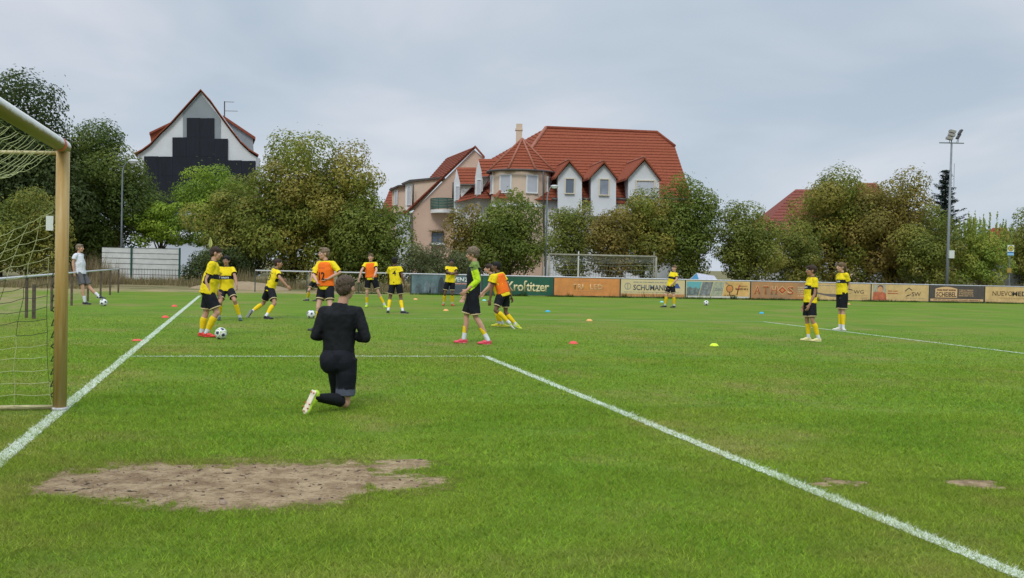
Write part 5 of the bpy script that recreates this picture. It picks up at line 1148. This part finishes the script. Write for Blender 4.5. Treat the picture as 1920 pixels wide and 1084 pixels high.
    c = centers(me); rel = c-np.array(P); X = rel@np.array(rt)/k; Y = rel@np.array(fw)/k; Z = rel@np.array(up)/k; mi = np.zeros(len(c), np.int32)
    arm = np.full(len(c), 9.); at_ = np.zeros(len(c))
    for nm in 'LR':
        t, d = seg(c, J['S'+nm], J['E'+nm]); lt = d < arm; at_ = np.where(lt, t, at_); arm = np.minimum(arm, d)
    onarm = (arm < .082*k) & (abs(X) > .125) & (at_ > .12)
    if top == 'yellow':
        mi[(Z > .245) & (Z < .335) & (Y > -.01) & ~onarm] = 1
        mi[onarm & (at_ > slv-.05)] = 1
        mi[(Z > tl-.012) & (abs(X) < .085)] = 1
    if top == 'walk':
        fa = np.full(len(c), 9.)
        for nm in 'LR': t, d = seg(c, J['E'+nm], J['W'+nm]); fa = np.minimum(fa, d)
        mi[onarm | (fa < .056*k)] = 2; mi[(Z > tl-.10) & (at_ < .35)] = 3; mi[onarm & (at_ < .30)] = 3
    me.polygons.foreach_set('material_index', mi); shirt = link('shirt', me, None, root)
    bvh = BVHTree.FromPolygons([v.co for v in me.vertices], [p.vertices for p in me.polygons])
    outer = shirt
    if spec.get('bib'):
        m = MB(); ring_ = []; secs2 = [(.03, .190, .142), (.13, .182, .136), (.26, .186, .140), (.36, .184, .140), (tl-.085, .168, .128), (tl-.04, .125, .104)]
        for z, rx, ry in secs2: ring_.append([T(rx*math.cos(6.2832*i/n), ry*math.sin(6.2832*i/n)+(.012 if .2 < z < .4 else 0), z) for i in range(n)])
        vs = [v for r_ in ring_ for v in r_]; fs = [tuple(range(n))[::-1], tuple((len(secs2)-1)*n+i for i in range(n))]
        for j in range(len(secs2)-1):
            for i in range(n): fs.append((j*n+i, j*n+(i+1) % n, (j+1)*n+(i+1) % n, (j+1)*n+i))
        m._add(vs, fs)
        me = voxel(m, 'bib', [C_org], vx, 2, .8, (.008*k, 9), seed=5); outer = link('bib', me, None, root)
        bvh = BVHTree.FromPolygons([v.co for v in me.vertices], [p.vertices for p in me.polygons])
    def stick(txt, side, zc, hgt, wid, mt, x0=0, bold=.02, name='number'):
        me = text_mesh(txt, wid, hgt, bold=bold, depth=0, sub=3)
        bad = False
        for v in me.vertices:
            x, z = v.co.x, v.co.y; o_ = T((-x*side)/k + x0, side*.4, zc + z/k); h_ = bvh.ray_cast(o_, -fw*side)
            v.co = (h_[0] + fw*side*.004) if h_[0] is not None else T(-x*side/k+x0, side*.13, zc+z/k)
        link(name, me, mt, outer)
    for a in spec.get('text', []): stick(*a)
    # ---- shorts
    m = MB(); sm = [C_short, C_trim] if spec.get('shorts', 'black') == 'black' else ([C_grey, C_grey] if spec['shorts'] == 'grey' else [C_kshort, C_und])
    m.ball(T(0, -.01, .01), (.160*k*b, .125*k*b, .13*k), 18, 12, ax=tax); sl = spec.get('shortlen', .74)
    if spec.get('shorts') == 'kneel': m.ball(T(-.06, -.07, -.03), (.105*k, .085*k, .115*k), 16, 12, ax=tax).ball(T(.06, -.055, -.03), (.105*k, .085*k, .115*k), 16, 12, ax=tax)
    for nm in 'LR':
        Hh, K = J['H'+nm], J['K'+nm]; e1 = Hh+(K-Hh)*sl; w_ = spec.get('shortw', 1)
        m.tube([Hh-(K-Hh)*.05, Hh+(K-Hh)*.3, e1], [.092*k*b, .098*k*b, .096*k*b*w_], 18)
    me = voxel(m, 'shorts', sm, vx, 3, .8, (.007*k, 9), seed=3)
    c = centers(me); mi = np.zeros(len(c), np.int32); tt = np.zeros(len(c)); dd = np.full(len(c), 9.)
    for nm in 'LR': t, d = seg(c, J['H'+nm], J['K'+nm]); lt = d < dd; tt = np.where(lt, t, tt); dd = np.minimum(d, dd)
    if spec.get('shorts', 'black') == 'black': mi[(tt > sl-.055) & (tt < sl-.005)] = 1
    if spec.get('shorts') == 'kneel': mi[tt > sl-.16] = 1
    me.polygons.foreach_set('material_index', mi); so_ = link('shorts', me, None, root)
    # ---- socks and shoes
    for nm in 'LR':
        K, A, Tt = J['K'+nm], J['A'+nm], J['T'+nm]; sh = A-K; bk = -(Tt-A); bk = (bk - sh*(bk.dot(sh)/sh.length_squared)); bk = bk.normalized() if bk.length > 1e-3 else -fw
        s0 = spec.get('sock0', .20); cf = K+sh*.34+bk*.014*k; m = MB()
        if s0 < .3: m.tube([K+sh*s0+bk*.006*k, cf, K+sh*.62+bk*.008*k, K+sh*.85, A, A+sh*.06], [.054*k*b, .059*k*b, .050*k*b, .040*k*b, .038*k, .036*k], 16)
        else: m.tube([K+sh*s0, K+sh*.85, A, A+sh*.06], [.046*k*b, .042*k*b, .040*k, .036*k], 16)
        sc = spec.get('sock', 'yellow'); sm = {'yellow': [C_sock, C_wht], 'white': [C_wht, C_wht], 'black': [C_kn, C_kn]}[sc]
        me = voxel(m, 'sock', sm, vx*.9, 1, .8, (.003*k, 25)); c = centers(me); t, _d = seg(c, K, A); mi = (t > spec.get('sockw', .82)).astype(np.int32); me.polygons.foreach_set('material_index', mi); link('sock', me, None, root)
        # shoe
        d = (Tt-A).normalized(); u_ = J.get('up'+nm)
        if u_ is None: u_ = (-sh).normalized(); 
        fd = (Tt-A); fd = fd - u_*fd.dot(u_) if J.get('up'+nm) is not None else fd; fd = fd.normalized() if fd.length > 1e-3 else hf
        if J.get('up'+nm) is None: u_ = (u_-fd*u_.dot(fd)); u_ = u_.normalized() if u_.length > .1 else UP
        side = fd.cross(u_); ax = (fd, side, u_); m = MB(); off = -.085*k if J.get('up'+nm) is not None else -.055*k
        Bc = A + u_*off                                   # point of the sole under the ankle
        q = lambda x, z: Bc + fd*(x*k) + u_*(z*k)
        m.ball(q(-.025, .042), (.042*k, .034*k, .044*k), 14, 10, ax=ax).ball(q(.04, .042), (.075*k, .037*k, .042*k), 14, 10, ax=ax).ball(q(.125, .026), (.068*k, .044*k, .028*k), 14, 10, ax=ax).ball(q(.0, .07), (.042*k, .037*k, .035*k), 12, 8, ax=ax)
        m.box(q(.055, .008), (.215*k, .066*k, .012*k), ax=ax)
        shc = spec.get('shoe', (.02, .02, .02)); so2 = spec.get('sole', (.55, .55, .52)); 
        Msh = mat('shoe_%.2f_%.2f_%.2f' % shc, shc, .4, ns=9, na=.12); Mso = mat('sole_%.2f_%.2f' % so2[:2], so2, .5, ns=14, na=.15)
        me = voxel(m, 'shoe', [Msh, Mso], vx*.8, 1, .8); c = centers(me); zz = ((c-np.array(Bc))@np.array(u_))/k; me.polygons.foreach_set('material_index', (zz < .012).astype(np.int32)); sho = link('shoe', me, None, root)
        if spec.get('studs'):
            st_ = MB()
            for x, y in ((-.03, .018), (-.03, -.018), (.08, .028), (.08, -.028), (.12, .03), (.12, -.03), (.155, 0)):
                p_ = Bc+fd*(x*k)+side*(y*k); MB().tube([p_+u_*.004, p_-u_*.013], [.0075, .0055], 8).build('stud', mat('stud_orange', (.60, .17, .06), .4), sho, True)
    return root

SQ = 'yellow and black team players warming up'
HB = (.045, .026, .016); HK = (.010, .008, .008); HL = (.155, .095, .05); HG = (.22, .155, .095)
def leg(knee, ankle, toe, s1=0, s2=0, td=0, plant=True): return (knee, ankle, toe, s1, s2, td, plant)
def arm(elbow, wrist, s1=0, s2=0): return (elbow, wrist, s1, s2)
person(dict(ground=(388, 632), H=1.80, face=80, build=1.14, P=(391, 540), N=(402, 482), head=(408, 468), armR=arm((387, 523), (393, 545), -1, -.3), armL=arm((399, 520), (408, 541), .3, 0),
    legR=leg((407, 581), (387, 618), (404, 624), -.2, 0), legL=leg((386, 583), (378, 616), (392, 620), .2, 0), hair=HB, hairstyle='crop', skin='pale', shoe=(.62, .045, .03), sole=(.05, .01, .01), loose=1.18, sleeve=.62, shortlen=.8, hpitch=12,
    text=[('tours', 1, .29, .045, .15, C_wht, 0, .02, 'lettering')]), 'tall stocky player in yellow jersey facing right with a ball at his red boots', SQ)
person(dict(ground=(440, 601), H=1.70, face=178, P=(424, 545), N=(424, 501), head=(425, 485), armL=arm((441, 523), (444, 538), -1, -1), armR=arm((410, 523), (406, 542), -1, -1),
    legL=leg((440, 567), (450, 595), (452, 602), -1, 1, -.2), legR=leg((413, 570), (411, 597), (410, 601), -1, 1, -.2), hair=HK, hairstyle='fringe', skin='tan', shoe=(.02, .06, .07), loose=1.12,
    text=[('tours', 1, .29, .05, .19, C_wht, 0, .02, 'lettering')]), 'dark haired player facing the camera, white lettering on black chest band, behind the stocky player', SQ)
person(dict(ground=(488, 596), H=1.74, face=58, headface=80, P=(506, 539), N=(520, 497), head=(525, 484), armR=arm((525, 518), (538, 532), -1, .5), armL=arm((527, 519), (532, 521), 1, 1),
    legR=leg((515, 565), (499, 588), (508, 594), -1, -1), legL=leg((494, 565), (471, 581), (465, 595), 1, -1, .02, False), hair=HB, skin='tan', shoe=(.02, .02, .03), sole=(.3, .3, .3), lean=1,
    text=[('3', -1, .30, .17, .10, C_print), ('IIIIIIIII', -1, .42, .028, .15, C_print, 0, .0, 'lettering')]), 'player with number 3 on his yellow back jogging to the right', SQ)
person(dict(ground=(586, 565), H=1.68, face=215, P=(592, 526), N=(597, 497), head=(600, 485), armR=arm((586, 509), (584, 520), -1, -1), armL=arm((604, 512), (604, 525), -1, 0),
    legR=leg((579, 543), (577, 559), (574, 565), -1, 1), legL=leg((594, 545), (595, 559), (593, 565), 0, 0), hair=HL, skin='pale', shoe=(.04, .04, .04)), 'yellow player farther back, half hidden behind the player in bib number 12', SQ)
person(dict(ground=(606, 621), H=1.80, face=205, headface=245, P=(611, 539), N=(611, 488), head=(604, 473), armR=arm((588, 516), (594, 528), -1, -1), armL=arm((637, 511), (613, 524), -.5, -1),
    legR=leg((597, 576), (594, 613), (590, 622), -1, 1), legL=leg((619, 577), (619, 612), (617, 621), -1, 1), hair=HG, hairstyle='top', skin='fair', shoe=(.03, .03, .03), bib=True, sleeve=.92, shortlen=.62,
    text=[('12', 1, .235, .17, .16, C_print, 0, .03), ('IIII', 1, .40, .035, .12, mat('print_faint', (.45, .08, .02)), 0, .0, 'lettering')]), 'blond player in orange bib number 12 facing left behind the kneeling man', SQ)
person(dict(ground=(706, 577), H=1.80, face=182, P=(696, 522), N=(694.5, 491), head=(696, 480), armR=arm((678, 507), (674, 521), -1, -1), armL=arm((706, 507), (702, 517), -1, -1),
    legR=leg((688, 548), (688, 571), (686, 577), -1, 1, -.15), legL=leg((709, 548), (721, 569), (725, 577), -1, 1, -.12), hair=HL, skin='fair', shoe=(.45, .70, .03), bib=True, sock0=.35), 'light haired player in plain orange bib facing the camera, neon boots apart', SQ)
person(dict(ground=(742, 587), H=1.74, face=8, headface=10, P=(742, 529), N=(740, 497), head=(740, 486), armL=arm((728, 516), (728, 528), 1, 1), armR=arm((754, 515), (758, 530), -.3, 1),
    legL=leg((731, 558), (728, 580), (727, 584), 1, -1, .12), legR=leg((752, 558), (755, 580), (762, 586), 1, -1), hair=HK, hairstyle='crop', skin='dark', shoe=(.02, .02, .03), loose=1.1,
    text=[('4', -1, .30, .16, .12, C_print, 0, .015), ('IIIIIIIII', -1, .42, .03, .17, C_print, 0, .0, 'lettering')]), 'dark haired player seen from behind with number 4 on his yellow back', SQ)
person(dict(ground=(841, 574), H=1.68, face=172, P=(844, 526), N=(846, 498), head=(847, 489), armR=arm((839, 509), (853, 513), -.5, -1), armL=arm((856, 509), (845, 513), -.5, -1),
    legR=leg((834, 549), (832, 567), (831, 573), -1, 1, -.1), legL=leg((848, 549), (848, 568), (850, 573), -1, 1, -.1), hair=HK, hairstyle='crop', skin='dark', shoe=(.50, .07, .04), loose=1.1), 'small distant player with folded arms and red boots in front of the dark board', SQ)
person(dict(ground=(886, 645), H=1.83, face=272, P=(887, 547), N=(891, 491), head=(883, 478), armL=arm((897, 526), (871, 548), 0, -.5), armR=arm((884, 530), (871, 556), 0, 0),
    legR=leg((873, 597), (870, 635), (852, 644), .3, 0), legL=leg((892, 596), (915, 630), (903, 645), -.3, 0, 0, True), hair=(.20, .15, .10), hairstyle='curly', skin='pale', shoe=(.66, .06, .10), sole=(.65, .45, .38), top='walk', sleeve=1.62, sock0=.45, sockw=.74, shortlen=.92, loose=1.05, hpitch=8, shortw=1.04),
    'curly haired player walking left in black training top with neon sleeves and red boots', SQ)
person(dict(ground=(934, 613), H=1.72, face=268, P=(938, 553), N=(921, 516), head=(911, 504), armL=arm((916, 540), (905, 551), -.3, 0), armR=arm((920, 540), (909, 551), .5, 0),
    legL=leg((930, 583), (942, 604), (950, 611), 0, 0), legR=leg((930, 585), (935, 608), (924, 613), 0, 0), hair=HB, hairstyle='fringe', skin='fair', shoe=(.62, .58, .03)), 'crouching yellow player mostly hidden behind the bent player in orange bib', SQ)
person(dict(ground=(958, 616), H=1.74, face=300, headface=275, P=(945, 549), N=(934, 508), head=(927, 496), armL=arm((922, 538), (919, 559), 0, -1), armR=arm((955, 538), (961, 560), .3, -.3),
    legL=leg((929, 579), (957, 604), (966, 614), -.6, 0, 0, False), legR=leg((948, 582), (968, 606), (974, 613), .5, 0, 0, False), hair=HK, skin='dark', shoe=(.55, .62, .03), bib=True, loose=1.1), 'dark skinned player in orange bib bending forward beside the green board', SQ)
person(dict(ground=(1256, 577), H=1.72, face=240, P=(1258, 534), N=(1264, 509), head=(1266, 500), armL=arm((1269, 522), (1259, 534), -.3, -.5), armR=arm((1255, 524), (1254, 535), 0, -1),
    legR=leg((1249, 553), (1247, 571), (1242, 576), -.5, .5), legL=leg((1263, 554), (1264, 572), (1263, 578), -.5, .5), hair=HL, skin='fair', shoe=(.02, .02, .02), sock0=.1, loose=1.1), 'slim yellow player standing alone before the cream board near a far ball', SQ)
person(dict(ground=(1520, 640), H=1.72, face=262, headface=266, P=(1519, 564), N=(1524, 519), head=(1518, 506), armL=arm((1527, 555), (1517, 574), -.4, -.2), armR=arm((1511, 555), (1507, 574), .3, 0),
    legR=leg((1513, 600), (1516, 632), (1503, 641), .4, 0), legL=leg((1523, 600), (1535, 630), (1527, 640), -.4, 0, 0, True), hair=HB, hairstyle='fringe', skin='tan', shoe=(.70, .62, .30), sole=(.6, .55, .4), loose=1.12, shortlen=.84, text=[('tours', 1, .29, .045, .15, C_wht, 0, .02, 'lettering')]), 'player with mushroom haircut strolling left, arms hanging, pale yellow boots', SQ)
person(dict(ground=(1576, 620), H=1.78, face=252, headface=258, P=(1579, 550), N=(1580, 512), head=(1573, 500), armL=arm((1592, 536), (1583, 552), .8, -.8), armR=arm((1571, 536), (1574, 551), .5, -.5),
    legR=leg((1575, 586), (1575, 614), (1565, 619), 0, 0), legL=leg((1581, 587), (1581, 615), (1583, 621), 0, 0, -.1), hair=HL, hairstyle='fringe', skin='fair', shoe=(.62, .60, .54), loose=1.05, shortlen=.9, text=[('tours', 1, .29, .045, .15, C_wht, 0, .02, 'lettering')]), 'light haired player standing with hands on hips and white boots near the right line', SQ)
person(dict(ground=(170, 571), H=1.86, face=98, headface=90, P=(151, 511), N=(147, 473), head=(153, 461), armR=arm((137, 492), (139, 509), -.2, .5), armL=arm((141, 492), (142, 509), .4, 0),
    legR=leg((155, 537), (159, 565), (168, 572), -.5, 0), legL=leg((167, 537), (186, 556), (200, 557), .4, 0, 0, False), hair=(.20, .10, .045), hairstyle='short', skin='pale', shoe=(.02, .02, .025), top='white', shorts='grey', sock='white', sock0=.62, loose=1.08, sleeve=.55, shortlen=.85),
    'man in white shirt and grey shorts leaning on the rail, one foot on a ball')
# kneeling man
kb = G(631, 770)
def KJ(x, y, z): return kb + RH*x + FH*y + UP*z
J = dict(P=KJ(.0, .06, .52), N=KJ(.012, .10, 1.075), C=KJ(.05, .13, 1.235), SL=KJ(-.155, .09, .985), SR=KJ(.178, .09, .985), EL=KJ(-.235, .03, .745), ER=KJ(.275, .03, .735), WL=KJ(-.09, .22, .755), WR=KJ(.10, .22, .745),
         HL=KJ(-.09, .06, .515), HR=KJ(.09, .04, .505), KL=KJ(-.125, .46, .49), AL=KJ(-.10, .47, .09), TL=KJ(-.10, .64, .035), KR=KJ(.075, .045, .075), AR=KJ(-.165, -.25, .165), TR=KJ(-.235, -.275, .0),
         upL=UP, fw=FH, rt=RH, up=UP, hf=(FH*math.cos(rad(18))+RH*math.sin(rad(18))))
person(dict(J=J, H=1.84, build=1.03, hair=(.090, .060, .038), hairstyle='crop', skin='pale', top='black', shorts='kneel', shortlen=.82, shortw=.96, sock='black', sock0=.12, sleeve=1.93, shoe=(.50, .72, .05), sole=(.74, .66, .52), studs=True, vx=.007, wrinkle=.75, loose=.93, hs=1.07),
    'man all in black kneeling on one knee with his back to the camera, neon boots')

# ------------------------------------------------------------------ balls and marker discs
def ball(px, py, label, cols, d=.22, lift=0):
    g = G(px, py); g.z = 0
    m = bpy.data.meshes.new('football'); bm = bmesh.new(); bmesh.ops.create_icosphere(bm, subdivisions=4, radius=d/2); bm.to_mesh(m); bm.free()
    V = np.empty(len(m.vertices)*3, np.float32); m.vertices.foreach_get('co', V); V = V.reshape(-1, 3)/(d/2)
    C = centers(m)/(d/2); C /= np.linalg.norm(C, axis=1)[:, None]
    ph = (1+5**.5)/2; D = np.array([(0, s*1, t*ph) for s in (-1, 1) for t in (-1, 1)]+[(s*1, t*ph, 0) for s in (-1, 1) for t in (-1, 1)]+[(t*ph, 0, s*1) for s in (-1, 1) for t in (-1, 1)]); D /= np.linalg.norm(D, axis=1)[:, None]
    r1 = random.Random(px); a = r1.random()*6; R_ = np.array(Matrix.Rotation(a, 3, 'Z') @ Matrix.Rotation(a*1.7, 3, 'X')); D = D@R_.T
    dt = (C@D.T); best = dt.max(1); am = dt.argmax(1)
    mi = np.where(best > .957, 1, 0); mi = np.where((best < .862), 2, mi) if len(cols) > 2 else mi
    m.polygons.foreach_set('material_index', mi.astype(np.int32))
    # stitched seams pressed in
    dv = (V@D.T); s2 = np.sort(dv, 1); seam = (s2[:, -1]-s2[:, -2]) < .03
    V2 = V*(d/2); V2[seam] *= .985; m.vertices.foreach_set('co', V2.ravel()); m.update()
    o = link('football', m, [mat('ball_%s' % str(c), c, .35) for c in cols], None, True); o.location = (g.x, g.y, d/2-.006)
    tag(o, label, 'ball', 'footballs on the pitch'); return o
w_ = (.72, .73, .72); k_ = (.04, .05, .07)
ball(414, 636, 'white football with black and lime patches at the red boots of the stocky player', [w_, k_, (.35, .42, .08)], .225)
ball(583, 597, 'white football with blue grey patches on the grass left of the kneeling man', [w_, (.08, .10, .18)])
o = ball(194, 574, 'white football under the foot of the man in the white shirt', [w_, k_])
ball(1324, 573, 'white and black football lying far off before the collage board', [w_, k_])
def disc_marker(px, py, col, label, fl=False):
    g = G(px, py); g.z = 0; m = MB(); R0, R1, h = .095, .030, (.055 if not fl else .03); n = 20; prof = [(R0, .002), (R0-.006, .008), (R0-.03, h*.72), (R1+.012, h*.95), (R1, h), (R1-.004, h-.004), (R0-.036, h*.66), (R0-.012, .004)]
    vs = []; fs = []
    for r, z in prof: vs += [(r*math.cos(6.2832*i/n), r*math.sin(6.2832*i/n), z) for i in range(n)]
    for j in range(len(prof)): 
        j2 = (j+1) % len(prof)
        for i in range(n): fs.append((j*n+i, j*n+(i+1) % n, j2*n+(i+1) % n, j2*n+i))
    m._add(vs, fs); o = m.build('marker_disc', mat('disc_%s' % str(col), col, .5), None, True); o.location = g
    tag(o, label, 'marker cone', 'training marker discs on the grass')
R_ = (.72, .08, .06); B_ = (.03, .36, .55); O_ = (.75, .38, .12); T_ = (.25, .62, .62)
disc_marker(257, 639, R_, 'red marker disc on the goal line, nearest of the three red ones there', True)
disc_marker(310, 596, R_, 'red marker disc on the goal line, middle of the three red ones')
disc_marker(327, 575, R_, 'red marker disc on the goal line, farthest of the three red ones')
disc_marker(1075, 645, R_, 'red marker disc alone on the grass in front of the orange board')
disc_marker(1105, 602, O_, 'pale orange marker disc on the penalty area line')
disc_marker(1027, 585, B_, 'blue marker disc below the green board')
disc_marker(1339, 649, (.62, .78, .03), 'neon lime marker disc alone on the near grass')
disc_marker(1241, 567, T_, 'pale turquoise marker disc left of the lone far player')
disc_marker(1428, 588, B_, 'blue marker disc left of the mushroom haired player')
disc_marker(908, 564, T_, 'pale turquoise marker disc behind the curly haired player')
disc_marker(836, 583, O_, 'orange marker disc at the feet of the player with folded arms')
disc_marker(779, 562, O_, 'pale orange marker disc below the left end of the board row')
disc_marker(1591, 571, O_, 'pale orange marker disc right of the player with hands on hips')
